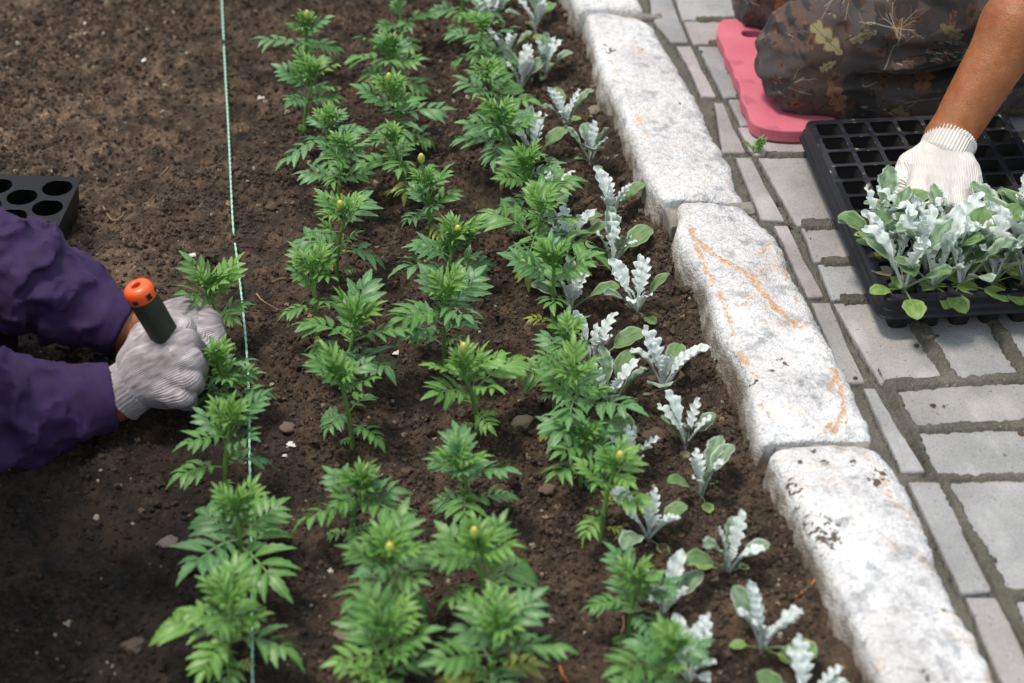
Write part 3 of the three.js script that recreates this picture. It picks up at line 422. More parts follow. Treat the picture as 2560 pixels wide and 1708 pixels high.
// one leaf, one unit long, standing along +y and bending outwards to +x: stalk and blade in one sheet with a thick stalk
function ragLeaf(seed, { stalk = 0.42, wide = 0.17, lobes = 0, depth = 0, ruffle = 0.02, bend = 0.7, cup = 0.35, taper = 0.9 } = {}) {
  const r = rng(seed), pos = [], uv = [], idx = [], n = 46, cols = [-1, -0.62, 0, 0.62, 1]; let x = 0, y = 0, ph = r() * 6;
  const path = []; for (let i = 0; i < n; i++) { const t = i / (n - 1), a = bend * (0.15 * t + 0.95 * t * t) ; path.push([x, y, a]); x += Math.sin(a) / (n - 1); y += Math.cos(a) / (n - 1); }
  for (let i = 0; i < n; i++) {
    const t = i / (n - 1), [px, py, a] = path[i], b = clamp((t - stalk) / (1 - stalk), 0, 1), blade = b <= 0 ? 0 : Math.pow(Math.sin(Math.PI * Math.pow(Math.min(b, 0.998), taper)), 0.62) * wide, L = [0, 0];
    [-1, 1].forEach((s, k) => { const q = lobes * Math.pow(b, 0.9) + (s > 0 ? 0.42 : 0) + ph * 0.05, fr = q - Math.floor(q), w = Math.pow(Math.sin(Math.PI * Math.pow(fr, 1.35)), 0.8); L[k] = lobes ? (1 - depth * (1 - w) * (0.75 + 0.5 * ((Math.floor(q) * 7 + seed) % 3) / 2)) * (1 + 0.07 * Math.sin(b * 61 + s + ph)) : 1 + 0.05 * Math.sin(b * 17 + ph + s); });
    for (const c of cols) {
      const k = c < 0 ? 0 : 1, hw = Math.max(0.014 - 0.004 * t, blade * L[k]), edge = Math.abs(c), up = cup * edge * edge * hw + ruffle * edge * Math.sin(b * (lobes ? lobes * 6.28 : 14) + ph + c) * b, fwd = lobes ? 0.05 * edge * (L[k] - 0.6) * (b > 0 ? 1 : 0) : 0;
      // the leaf's upper face looks back towards the stem and up: its normal is (-cos a, sin a)
      pos.push(px - Math.cos(a) * up + Math.sin(a) * fwd, py + Math.sin(a) * up + Math.cos(a) * fwd, c * hw); uv.push(c / 2 + 0.5, t);
    }
  }
  for (let i = 0; i < n - 1; i++) for (let k = 0; k < 4; k++) { const a = i * 5 + k, c = a + 5; idx.push(a, c, a + 1, a + 1, c, c + 1); }
  const m = 5, o = pos.length / 3, nn = 14; for (let i = 0; i < nn; i++) { const j = Math.round(i * (n - 1) / (nn - 1) * 0.8), [px, py, a] = path[j], w = lerp(0.021, 0.006, i / (nn - 1)); for (let k = 0; k < m; k++) { const th = k / m * 6.283; pos.push(px + Math.cos(a) * (Math.cos(th) * w + w * 0.6), py - Math.sin(a) * (Math.cos(th) * w + w * 0.6), Math.sin(th) * w); uv.push(0.5, i / nn * 0.3); } }
  for (let i = 0; i < nn - 1; i++) for (let k = 0; k < m; k++) { const a = o + i * m + k, b = o + i * m + (k + 1) % m; idx.push(a, b, a + m, b, b + m, a + m); }
  return mk(pos, idx, uv);
}
const RL = { lobed: [], wavy: [], round: [], seed: [] };
for (let i = 0; i < 6; i++) {
  RL.lobed.push(ragLeaf(100 + i, { stalk: 0.3, wide: 0.128 + 0.01 * (i % 3), lobes: 4 + 0.6 * (i % 3), depth: 0.56, ruffle: 0.036, bend: 0.35 + 0.16 * (i % 4), cup: 0.3, taper: 1.05 }));
  RL.wavy.push(ragLeaf(120 + i, { stalk: 0.4, wide: 0.145, lobes: 3.4, depth: 0.24, ruffle: 0.035, bend: 0.4 + 0.14 * (i % 4), cup: 0.5, taper: 1.15 }));
  RL.round.push(ragLeaf(140 + i, { stalk: 0.44, wide: 0.172 + 0.012 * (i % 3), ruffle: 0.018, bend: 0.4 + 0.18 * (i % 4), cup: 0.3, taper: 1.0 }));
  RL.seed.push(ragLeaf(160 + i, { stalk: 0.45, wide: 0.22, ruffle: 0.005, bend: 0.4 + 0.1 * (i % 3), cup: 0.15, taper: 0.95 }));
}
function ragwort(label, base, seed, { size = 1, group = 'silver ragwort seedlings planted in the bed', y0 = 0, big = 2, seedLeaves = 2, face = null, open = 1, lobed = 4, seedSize = 1 } = {}) {
  const r = rng(seed * 613 + 11), t = thing('silver_ragwort', label, 'silver ragwort', base, group), q = new THREE.Quaternion(), e = new THREE.Euler();
  part(t, 'stem', tubeGeo([V(0, -0.012, 0), V(0, 0.002, 0), V(0.001, 0.012, 0)], 0.0034, 0.0026, 5, 7), RM.foot);
  size *= 0.82; const leaf = (geo, az, out, len, m, y = 0.006) => { e.set((r() - 0.5) * 0.3, az, -out, 'YZX'); q.setFromEuler(e); part(t, 'leaf', geo, m, V(Math.cos(az) * 0.0012, y, -Math.sin(az) * 0.0012), q, V(len, len, len * (0.9 + 0.25 * r()))); };
  let az = face ?? r() * 6.28;
  for (let k = 0; k < big; k++) { leaf(pick(RL.round, r), az, R((24 + 26 * r()) * open), 0.078 * size * (0.85 + 0.3 * r()), r() < 0.5 ? RM.green : RM.grey); az += Math.PI + (r() - 0.5) * 1.2; }
  az += R(90);
  for (let k = 0; k < 2; k++) { leaf(pick(RL.wavy, r), az, R((12 + 18 * r()) * open), 0.082 * size * (0.85 + 0.25 * r()), r() < 0.55 ? RM.grey : RM.silver); az += 2.6 + (r() - 0.5); }
  for (let k = 0; k < lobed; k++) { leaf(pick(RL.lobed, r), az, R((6 + 20 * r()) * open), 0.076 * size * (0.75 + 0.4 * r()), RM.silver, 0.008); az += 2.0 + (r() - 0.5); }
  for (let k = 0; k < 2; k++) { leaf(pick(RL.lobed, r), az, R(4 + 8 * r()), 0.036 * size, RM.silver, 0.009); az += 2.7; }
  for (let k = 0; k < seedLeaves; k++) { leaf(pick(RL.seed, r), az, R(72 + 16 * r()), 0.036 * size * seedSize * (0.8 + 0.5 * r()), r() < 0.2 ? RM.purple : RM.seed, 0.004); az += 2.2 + r(); }
  return t;
}
{
  const D = 1.0893, list = { // feet, read off the photograph
    E: ['row half hidden by marigolds', [[1128, 68], [1165, 158], [1195, 215], [1222, 395, { face: 0.3, size: 1.15 }], [1272, 470, { size: 0.9 }], [1300, 582], [1310, 712, { face: -0.4, size: 1.1 }], [1360, 832, { face: 0.2, size: 1.1 }], [1398, 950, {}], [1440, 1082], [1487, 1250, { face: 0.3 }], [1518, 1425], [1580, 1570]]],
    F: ['row nearest the kerb', [[1208, 28, { size: 0.9 }], [1228, 95], [1253, 190, { size: 0.92 }], [1298, 318, { face: 1.6 }], [1355, 412, { size: 1.05 }], [1400, 520, { face: 0.2 }], [1405, 623, { size: 1.1, face: 0.5 }], [1460, 752, { face: -0.1, size: 1.05 }], [1522, 905, { face: 1.0, size: 1.15 }], [1573, 1030, { face: 0.2, size: 0.95 }], [1607, 1165, { size: 0.95 }], [1668, 1343, { face: 0.1 }], [1745, 1520, { face: 1.9, size: 1.1 }], [1842, 1660, { size: 1.05 }]]],
  };
  const ord = ['first', 'second', 'third', 'fourth', 'fifth', 'sixth', 'seventh', 'eighth', 'ninth', 'tenth', 'eleventh', 'twelfth', 'thirteenth', 'fourteenth'];
  let seed = 3;
  for (const [k, [rowName, a]] of Object.entries(list)) a.forEach(([x, y, o], i) => { const p = gp(x * D, y * D, SOIL + 0.008); p.y = soilH(p.x, p.z); ragwort(`silver ragwort seedling, ${ord[i]} from the top in the ${rowName}`, p, seed++, o); });
}
// ================================================================ TRAYS
const PLASTIC = std({ color: lin(0.01, 0.011, 0.014), roughness: 0.42, specularIntensity: 0.5, map: tex(256, 256, (u, v, o) => { const a = tfbm(u, v, 8, 200, 4), b = tn(u, v, 90, 201), f = 0.75 + 0.5 * (a - 0.5); o[0] = f; o[1] = f; o[2] = f; if (b > 0.9 && a > 0.5) { o[0] = o[1] = o[2] = 1; } }), bumpMap: tex(128, 128, (u, v, o) => { o[0] = o[1] = o[2] = tfbm(u, v, 12, 205, 4); }, false), bumpScale: 0.0006 });
const DUSTY = std({ roughness: 0.6, specularIntensity: 0.45, map: tex(512, 512, (u, v, o) => { const a = tfbm(u, v, 9, 210, 5), b = tn(u, v, 140, 211), k = smooth(a + 0.3 * (b - 0.5), 0.5, 0.72); o[0] = lerp(0.075, 0.26, k * 0.6); o[1] = lerp(0.085, 0.26, k * 0.6); o[2] = lerp(0.115, 0.28, k * 0.6); if (b > 0.93 && a > 0.5) { o[0] = 0.6; o[1] = 0.55; o[2] = 0.45; } }) });
const CELLIN = std({ roughness: 0.9, map: tex(256, 256, (u, v, o) => { const a = tfbm(u, v, 14, 220, 4), b = tn(u, v, 120, 221), k = smooth(a, 0.45, 0.75); o[0] = 0.06 + 0.09 * k; o[1] = 0.056 + 0.07 * k; o[2] = 0.052 + 0.03 * k; if (b > 0.95) { o[0] += 0.2; o[1] += 0.17; o[2] += 0.08; } }) });
function rrect(cx, cy, w, h, r, T = THREE.Shape) { const s = new T(), x = cx - w / 2, y = cy - h / 2; s.moveTo(x + r, y); s.lineTo(x + w - r, y); s.quadraticCurveTo(x + w, y, x + w, y + r); s.lineTo(x + w, y + h - r); s.quadraticCurveTo(x + w, y + h, x + w - r, y + h); s.lineTo(x + r, y + h); s.quadraticCurveTo(x, y + h, x, y + h - r); s.lineTo(x, y + r); s.quadraticCurveTo(x, y, x + r, y); return s; }
function flat(shape, th, bevel, seg = 4) { const g = new THREE.ExtrudeGeometry(shape, { depth: th - 2 * bevel, bevelEnabled: bevel > 0, bevelThickness: bevel, bevelSize: bevel, bevelSegments: 2, curveSegments: seg }); g.rotateX(Math.PI / 2); g.translate(0, -bevel, 0); return g; } // shape (x, y) lies as (x, z), top at y = 0
function ringLoft(rings, close = true) { const P = [], U = [], id = [], n = rings[0].length; rings.forEach((r, j) => r.forEach((p, i) => { P.push(p[0], p[1], p[2]); U.push(i / n, j * 0.1); })); for (let j = 0; j < rings.length - 1; j++) for (let i = 0; i < n; i++) { const a = j * n + i, b = j * n + (i + 1) % n; id.push(a, a + n, b, b, a + n, b + n); } if (close) { const o = (rings.length - 1) * n; for (let i = 1; i < n - 1; i++) id.push(o, o + i, o + i + 1); } return mk(P, id, U); }
const rectRing = (w, h, r, y, k = 3) => { const o = []; for (const [sx, sz, a0] of [[1, 1, 0], [-1, 1, 90], [-1, -1, 180], [1, -1, 270]]) for (let i = 0; i <= k; i++) { const a = R(a0 + 90 * i / k); o.push([sx * (w / 2 - r) + Math.cos(a) * r, y, sz * (h / 2 - r) + Math.sin(a) * r]); } return o; };
const trayO = gp(2018, 303, 0.055), TW = 0.0384, TL = 0.0379, NC = 7, NR = 11, TRAYYAW = -R(3.4);
const trayWorld = (c, r, y) => V((c + 0.5) * TW + 0.006, y, (r + 0.5) * TL + 0.006).applyAxisAngle(V(0, 1, 0), TRAYYAW).add(V(trayO.x, 0, trayO.z));
{
  const t = thing('plug_tray', 'long black plastic plug tray with square cells, on the paving before the kneeling person', 'tray', V(trayO.x, 0, trayO.z)); t.rotation.y = TRAYYAW;
  const w = NC * TW + 0.012, l = NR * TL + 0.012, top = rrect(w / 2, l / 2, w, l, 0.008);
  for (let r = 0; r < NR; r++) for (let c = 0; c < NC; c++) top.holes.push(rrect(0.006 + (c + 0.5) * TW, 0.006 + (r + 0.5) * TL, TW - 0.0052, TL - 0.0052, 0.0055, THREE.Path));
  part(t, 'cell_grid', flat(top, 0.0022, 0.0008, 3), DUSTY, V(0, 0.055, 0));
  const rim = [[0, 0.0548], [0.002, 0.0542], [0.0032, 0.051], [0.0036, 0.043], [0.0062, 0.0415], [0.0068, 0.039], [0.0072, 0.034], [0.0096, 0.0325], [0.0102, 0.0305], [0.0094, 0.030], [0.006, 0.0315]];
  part(t, 'rim', ringLoft(rim.map(([e, y]) => rectRing(w + 2 * e, l + 2 * e, 0.008 + e, y, 4).map(([x, yy, z]) => [x + w / 2, yy, z + l / 2])), false), std({ color: lin(0.012, 0.015, 0.024), roughness: 0.4, specularIntensity: 0.6, map: PLASTIC.map, bumpMap: PLASTIC.bumpMap, bumpScale: 0.0008, side: THREE.DoubleSide }));
  const cell = ringLoft([rectRing(TW - 0.0046, TL - 0.0046, 0.0056, 0), rectRing(TW - 0.012, TL - 0.012, 0.006, -0.03), rectRing(TW - 0.015, TL - 0.015, 0.007, -0.0535)]);
  const inner = CELLIN.clone(); inner.side = THREE.DoubleSide;
  const plug = (() => { const g = new THREE.CircleGeometry(0.0165, 14); g.rotateX(-Math.PI / 2); const P = g.attributes.position; for (let i = 0; i < P.count; i++) P.setY(i, 0.002 * n3(P.getX(i) * 150, 3, P.getZ(i) * 150)); g.computeVertexNormals(); return g; })();
  const peat = std({ roughness: 0.95, map: tex(256, 256, (u, v, o) => { const a = tfbm(u, v, 12, 230, 4), b = tn(u, v, 80, 231), m = smooth(tfbm(u, v, 4, 233, 3), 0.5, 0.62); o[0] = lerp(0.16, 0.33, m) * (0.6 + a); o[1] = lerp(0.125, 0.36, m) * (0.6 + a); o[2] = lerp(0.09, 0.10, m) * (0.6 + a); if (b > 0.94) { o[0] = 0.55; o[1] = 0.5; o[2] = 0.4; } }) });
  for (let r = 0; r < NR; r++) for (let c = 0; c < NC; c++) { const p = V(0.006 + (c + 0.5) * TW, 0.053, 0.006 + (r + 0.5) * TL); const m = part(t, 'cell', cell, inner, p); if (r >= 6) part(m, 'peat_plug', plug, peat, V(0, -0.006, 0), new THREE.Quaternion().setFromAxisAngle(V(0, 1, 0), r * 2.1 + c)); }
}
{ // seedlings that wait in the tray
  const row = { 7: 'fourth', 8: 'third', 9: 'second', 10: 'front' }, ord = ['first', 'second', 'third', 'fourth', 'fifth', 'sixth', 'seventh'], rr = rng(404); let seed = 300;
  for (let r = 7; r < 11; r++) for (let c = 0; c < NC; c++) { seed++; const jx = rr() * 0.006 - 0.003, jz = rr() * 0.006 - 0.003; if ((r === 7 && c > 1 && c < 5) || (r === 8 && c === 3)) continue; const p = trayWorld(c, r, 0.049); p.x += jx; p.z += jz; ragwort(`silver ragwort seedling in the plug tray, ${row[r]} row from the near end, ${ord[c]} from left`.replace('front row from the near end', 'front row'), p, seed, { size: r < 9 ? 1.22 : 1.36, open: 1.0, group: 'silver ragwort seedlings in the plug tray', seedLeaves: r === 10 ? 4 : 2, seedSize: r === 10 ? 1.25 : 1, big: 2 + (rr() < 0.55 ? 1 : 0), lobed: 2 + (c + r) % 2, face: r === 10 ? -0.9 + c : null }); }
}
// black trays with round cells on the soil at the left
function roundTray(label, corner, ax, az, n, topY) { // corner, unit directions, number of cells
  const t = thing('round_cell_tray', label, 'tray', V(corner.x, topY, corner.z)); t.rotation.y = Math.atan2(-ax.z, ax.x);
  const p = 0.042, q = 0.0505, rad = 0.0212, w = n[0] * p + 0.016, l = n[1] * q + 0.034, s = rrect(-w / 2, l / 2, w, l, 0.006), holes = [];
  for (let j = 0; j < n[1]; j++) for (let i = 0; i < n[0]; i++) { const x = -(0.0265 + i * p), z = 0.029 + j * q + (i % 2 ? 0.0255 : 0); const h = new THREE.Path(); for (let k = 0; k <= 24; k++) { const a = -k / 24 * 6.2832, rr = rad * (1 - 0.09 * Math.max(0, Math.cos(a * 1 + 1.57)) ** 24); k ? h.lineTo(x + Math.cos(a) * rr, z + Math.sin(a) * rr) : h.moveTo(x + rr, z); } s.holes.push(h); holes.push([x, z]); }
  part(t, 'tray_top', flat(s, 0.002, 0.0007, 4), std({ color: lin(0.012, 0.014, 0.02), roughness: 0.42, specularIntensity: 0.5, map: PLASTIC.map, bumpMap: PLASTIC.bumpMap, bumpScale: 0.0006 }));
  part(t, 'side_wall', ringLoft([rectRing(w - 0.006, l - 0.006, 0.006, -0.001), rectRing(w - 0.01, l - 0.01, 0.006, -0.03), rectRing(w - 0.016, l - 0.016, 0.008, -0.05)].map((k) => k.map(([x, y, z]) => [x - w / 2, y, z + l / 2])), false), std({ color: lin(0.008, 0.009, 0.011), roughness: 0.5, specularIntensity: 0.5, side: THREE.DoubleSide }));
  const ring = (r, y) => Array.from({ length: 20 }, (_, k) => [Math.cos(k / 20 * 6.2832) * r, y, Math.sin(k / 20 * 6.2832) * r]), cup = ringLoft([ring(rad + 0.0003, -0.001), ring(rad * 0.92, -0.03), ring(rad * 0.8, -0.055)]), m = PLASTIC.clone(); m.side = THREE.DoubleSide; m.color = lin(0.01, 0.01, 0.011);
  for (const [x, z] of holes) part(t, 'cell', cup, m, V(x, 0, z));
  return t;
}
{
  const a = V(1, 0, 0.36).normalize(), c = gp(204, 443, 0.004);
  roundTray('black plastic tray with round empty cells lying on the soil above the purple sleeve', c, V(0.978, 0, 0.205), null, [4, 4], 0.004);
  const c2 = gp(52, 790, 0.0);
  roundTray('corner of a black plastic tray showing between the two purple sleeves', c2, V(0.96, 0, 0.25), null, [3, 3], 0.0);
}

// ================================================================ KNEELING PAD, STRING
{
  const C = (a) => a.map(([x, y]) => gp(1500 + x / 3.917, y / 3.917, 0.021));
  const left = C([[1300, 195], [1210, 205], [1172, 250], [1160, 330], [1190, 400], [1228, 470], [1240, 540], [1282, 610], [1310, 680], [1330, 750], [1375, 810], [1390, 900], [1400, 980], [1448, 1060], [1468, 1130], [1490, 1190], [1560, 1240], [1690, 1270], [1830, 1283], [2000, 1283]]);
  const o = left[0].clone(); o.y = 0; const pts = [...left, V(left.at(-1).x + 0.03, 0, left.at(-1).z - 0.002), V(left.at(-1).x + 0.055, 0, left.at(-1).z - 0.035), V(o.x + 0.12, 0, o.z + 0.04), V(o.x + 0.10, 0, o.z + 0.01)];
  const curve = new THREE.CatmullRomCurve3(pts.map((p) => V(p.x - o.x, 0, p.z - o.z)), true, 'centripetal'), s = new THREE.Shape(curve.getSpacedPoints(110).slice(0, -1).map((p) => new THREE.Vector2(p.x, p.z)));
  const h = C([[1376, 325], [1400, 300], [1560, 300], [1660, 320], [1660, 370], [1560, 374], [1430, 372], [1385, 350]]).map((p) => V(p.x - o.x, 0, p.z - o.z)); s.holes.push(new THREE.Path(new THREE.CatmullRomCurve3(h, true).getSpacedPoints(30).slice(0, -1).map((p) => new THREE.Vector2(p.x, p.z))));
  const map = tex(512, 512, (u, v, c) => { const a = tfbm(u, v, 4, 240, 5), b = tn(u, v, 170, 241), d = smooth(tfbm(u, v, 7, 243, 4), 0.55, 0.72); c[0] = 0.745 + 0.06 * (a - 0.5) + 0.03 * (b - 0.5) - 0.07 * d; c[1] = 0.385 + 0.09 * (a - 0.5) + 0.03 * (b - 0.5) - 0.05 * d; c[2] = 0.455 + 0.08 * (a - 0.5) - 0.05 * d; if (b > 0.985) { c[0] *= 0.5; c[1] *= 0.5; c[2] *= 0.5; } }); map.repeat.set(5, 5);
  const t = thing('kneeling_pad', 'pink foam kneeling pad with wavy edge under the kneeling person', 'kneeling pad', o);
  part(t, 'foam_sheet', flat(s, 0.0195, 0.0022, 6), new THREE.MeshStandardMaterial({ map, roughness: 0.8, bumpMap: PLASTIC.bumpMap, bumpScale: 0.0005 }), V(0, 0.0225, 0));
}
{
  const pts = [], zig = [[548, -150], [555, 0], [561, 150], [571, 320], [583, 572], [585, 592], [588, 613], [595, 668], [608, 780], [618, 900], [622, 1000], [623, 1100], [626, 1300], [630, 1560], [633, 1708], [636, 1800]];
  zig.forEach(([x, y], i) => { const p = gp(x, y, -0.045); p.y = Math.max(soilH(p.x, p.z) + 0.003, -0.052) + (y === 592 ? -0.012 : y > 500 && y < 700 ? 0.004 : 0.002); pts.push(p); });
  const c = new THREE.CatmullRomCurve3(pts), n = 500, geos = [0, 1].map((k) => { const tw = []; for (let i = 0; i <= n; i++) { const p = c.getPointAt(i / n), a = i * 0.9 + k * Math.PI; tw.push(V(p.x + Math.cos(a) * 0.0006, p.y + Math.sin(a) * 0.0006, p.z)); } return new THREE.TubeGeometry(new THREE.CatmullRomCurve3(tw), n * 2, 0.00105, 5); });
  const t = thing('string_line', 'pale green twine stretched along the first marigold row', 'string', V(0, 0, 0));
  part(t, 'twine', mergeGeometries(geos), std({ color: lin(0.34, 0.62, 0.50), roughness: 0.75 }));
}

// ================================================================ PEOPLE
const SKIN = std({ roughness: 0.48, map: tex(256, 256, (u, v, o) => { const a = tfbm(u, v, 10, 250, 4) - 0.5, b = tn(u, v, 110, 252) - 0.5; const pq = smooth(tfbm(u, v, 5, 255, 3), 0.5, 0.7) * 0.05; o[0] = 0.565 + 0.11 * a + 0.05 * b; o[1] = 0.35 + 0.10 * a + 0.05 * b - pq * 0.5; o[2] = 0.195 + 0.08 * a + 0.04 * b - pq * 0.5; }), bumpMap: tex(256, 256, (u, v, o) => { o[0] = o[1] = o[2] = 0.6 * tn(u, v, 100, 8) + 0.4 * tfbm(u, v, 20, 9, 3); }, false), bumpScale: 0.0006, sheen: 0.15 });
SKIN.map.repeat.set(10, 10); SKIN.bumpMap.repeat.set(14, 14);
function knit(base, vary, ribs, seed, cols = [1, 1, 1]) {
  const map = tex(512, 512, (u, v, o) => { const st = tfbm(u * 1, v * 0.25 - Math.floor(v * 0.25), 24, seed, 3) - 0.5, a = tfbm(u, v, 5, seed + 3, 4) - 0.5, row = 0.5 + 0.5 * Math.sin(u * 6.2832 * ribs), fz = tn(u, v, 200, seed + 5) - 0.5; const f = base + vary * st + 0.5 * vary * a - 0.06 * (1 - row) + 0.05 * fz; for (let c = 0; c < 3; c++) o[c] = f * cols[c]; });
  const bump = tex(512, 512, (u, v, o) => { o[0] = o[1] = o[2] = 0.5 + 0.36 * Math.sin(u * 6.2832 * ribs) + 0.14 * Math.sin(v * 6.2832 * ribs * 0.9 + Math.PI * Math.floor(u * ribs)); }, false);
  map.repeat.set(12, 12); bump.repeat.set(12, 12); return std({ map, bumpMap: bump, bumpScale: 0.0011, roughness: 0.95, sheen: 0.3, sheenRoughness: 0.6 });
}
const WHITEKNIT = knit(0.90, 0.05, 40, 260, [1, 0.985, 0.965]), GREYKNIT = knit(0.66, 0.36, 40, 270, [1.0, 0.965, 1.0]);
const body = (o, name, caps, cell, mat, { warp, uv = 'bone', pad = 0.03, clip, axis } = {}) => {
  const u = union(caps), f = (x, y, z) => { let d = u(x, y, z); if (warp && Math.abs(d) < 0.05) d += warp(x, y, z); return clip ? Math.max(d, clip(x, y, z)) : d; }, [lo, hi] = boundsOf(caps, pad);
  return part(o, name, nets(f, lo, hi, cell, uv === 'bone' ? boneUV(axis ?? caps) : (c, n) => { const m = boxUV(c, n); return (x, y, z) => m(x, y, z); }), mat);
};
const chain = (pts, rs, k = 0.015) => pts.slice(1).map((p, i) => cap(pts[i], p, rs[i], rs[i + 1], k));
// a cuff of knitted ribs round a-b
function cuff(a, b, r0, r1, n = 46, turns = 6) { const ax = b.clone().sub(a), L = ax.length(), d = ax.clone().normalize(), u = Math.abs(d.y) < 0.8 ? V(0, 1, 0).cross(d).normalize() : V(1, 0, 0).cross(d).normalize(), w = d.clone().cross(u), P = [], U = [], id = [], m = n * 4, J = 16;
  for (let j = 0; j <= J; j++) for (let i = 0; i <= m; i++) { const t = j / J, th = i / m * 6.28318, lip = j === 0 ? -0.004 : j === J ? -0.003 : 0, r = lerp(r0, r1, t) + 0.0007 * Math.cos(th * n) + 0.0014 * Math.sin(Math.PI * Math.min(1, t * 4)) + lip, p = a.clone().addScaledVector(ax, t).addScaledVector(u, Math.cos(th) * r).addScaledVector(w, Math.sin(th) * r); P.push(p.x, p.y, p.z); U.push(th * r, t * L); }
  for (let j = 0; j < J; j++) for (let i = 0; i < m; i++) { const q = j * (m + 1) + i; id.push(q, q + 1, q + m + 1, q + 1, q + m + 2, q + m + 1); } return mk(P, id, U); }
function head(c, fwd, up, r) { // a head with a face: eyes half way up, nose, mouth, ears
  const sd = fwd.clone().cross(up).normalize(), P = (f, u, s) => c.clone().addScaledVector(fwd, f * r).addScaledVector(up, u * r).addScaledVector(sd, s * r);
  return [cap(P(0, 0.25, 0), P(-0.1, 0.2, 0), r * 0.92, r * 0.95, 0.02), cap(P(0.25, -0.3, 0), P(0.2, -0.75, 0), r * 0.7, r * 0.48, 0.03), cap(P(0.88, 0.12, 0), P(1.06, -0.22, 0), r * 0.09, r * 0.15, 0.012), cap(P(0.82, 0.22, 0.5), P(0.82, 0.22, 0.15), r * 0.13, r * 0.13, 0.012), cap(P(0.82, 0.22, -0.5), P(0.82, 0.22, -0.15), r * 0.13, r * 0.13, 0.012), cap(P(0.82, -0.52, 0.2), P(0.82, -0.52, -0.2), r * 0.1, r * 0.1, 0.01), cap(P(-0.05, 0.15, 0.95), P(-0.05, -0.15, 0.92), r * 0.16, r * 0.12, 0.008), cap(P(-0.05, 0.15, -0.95), P(-0.05, -0.15, -0.92), r * 0.16, r * 0.12, 0.008), cap(P(-0.15, -0.4, 0), P(-0.35, -1.7, 0), r * 0.55, r * 0.62, 0.03)];
}
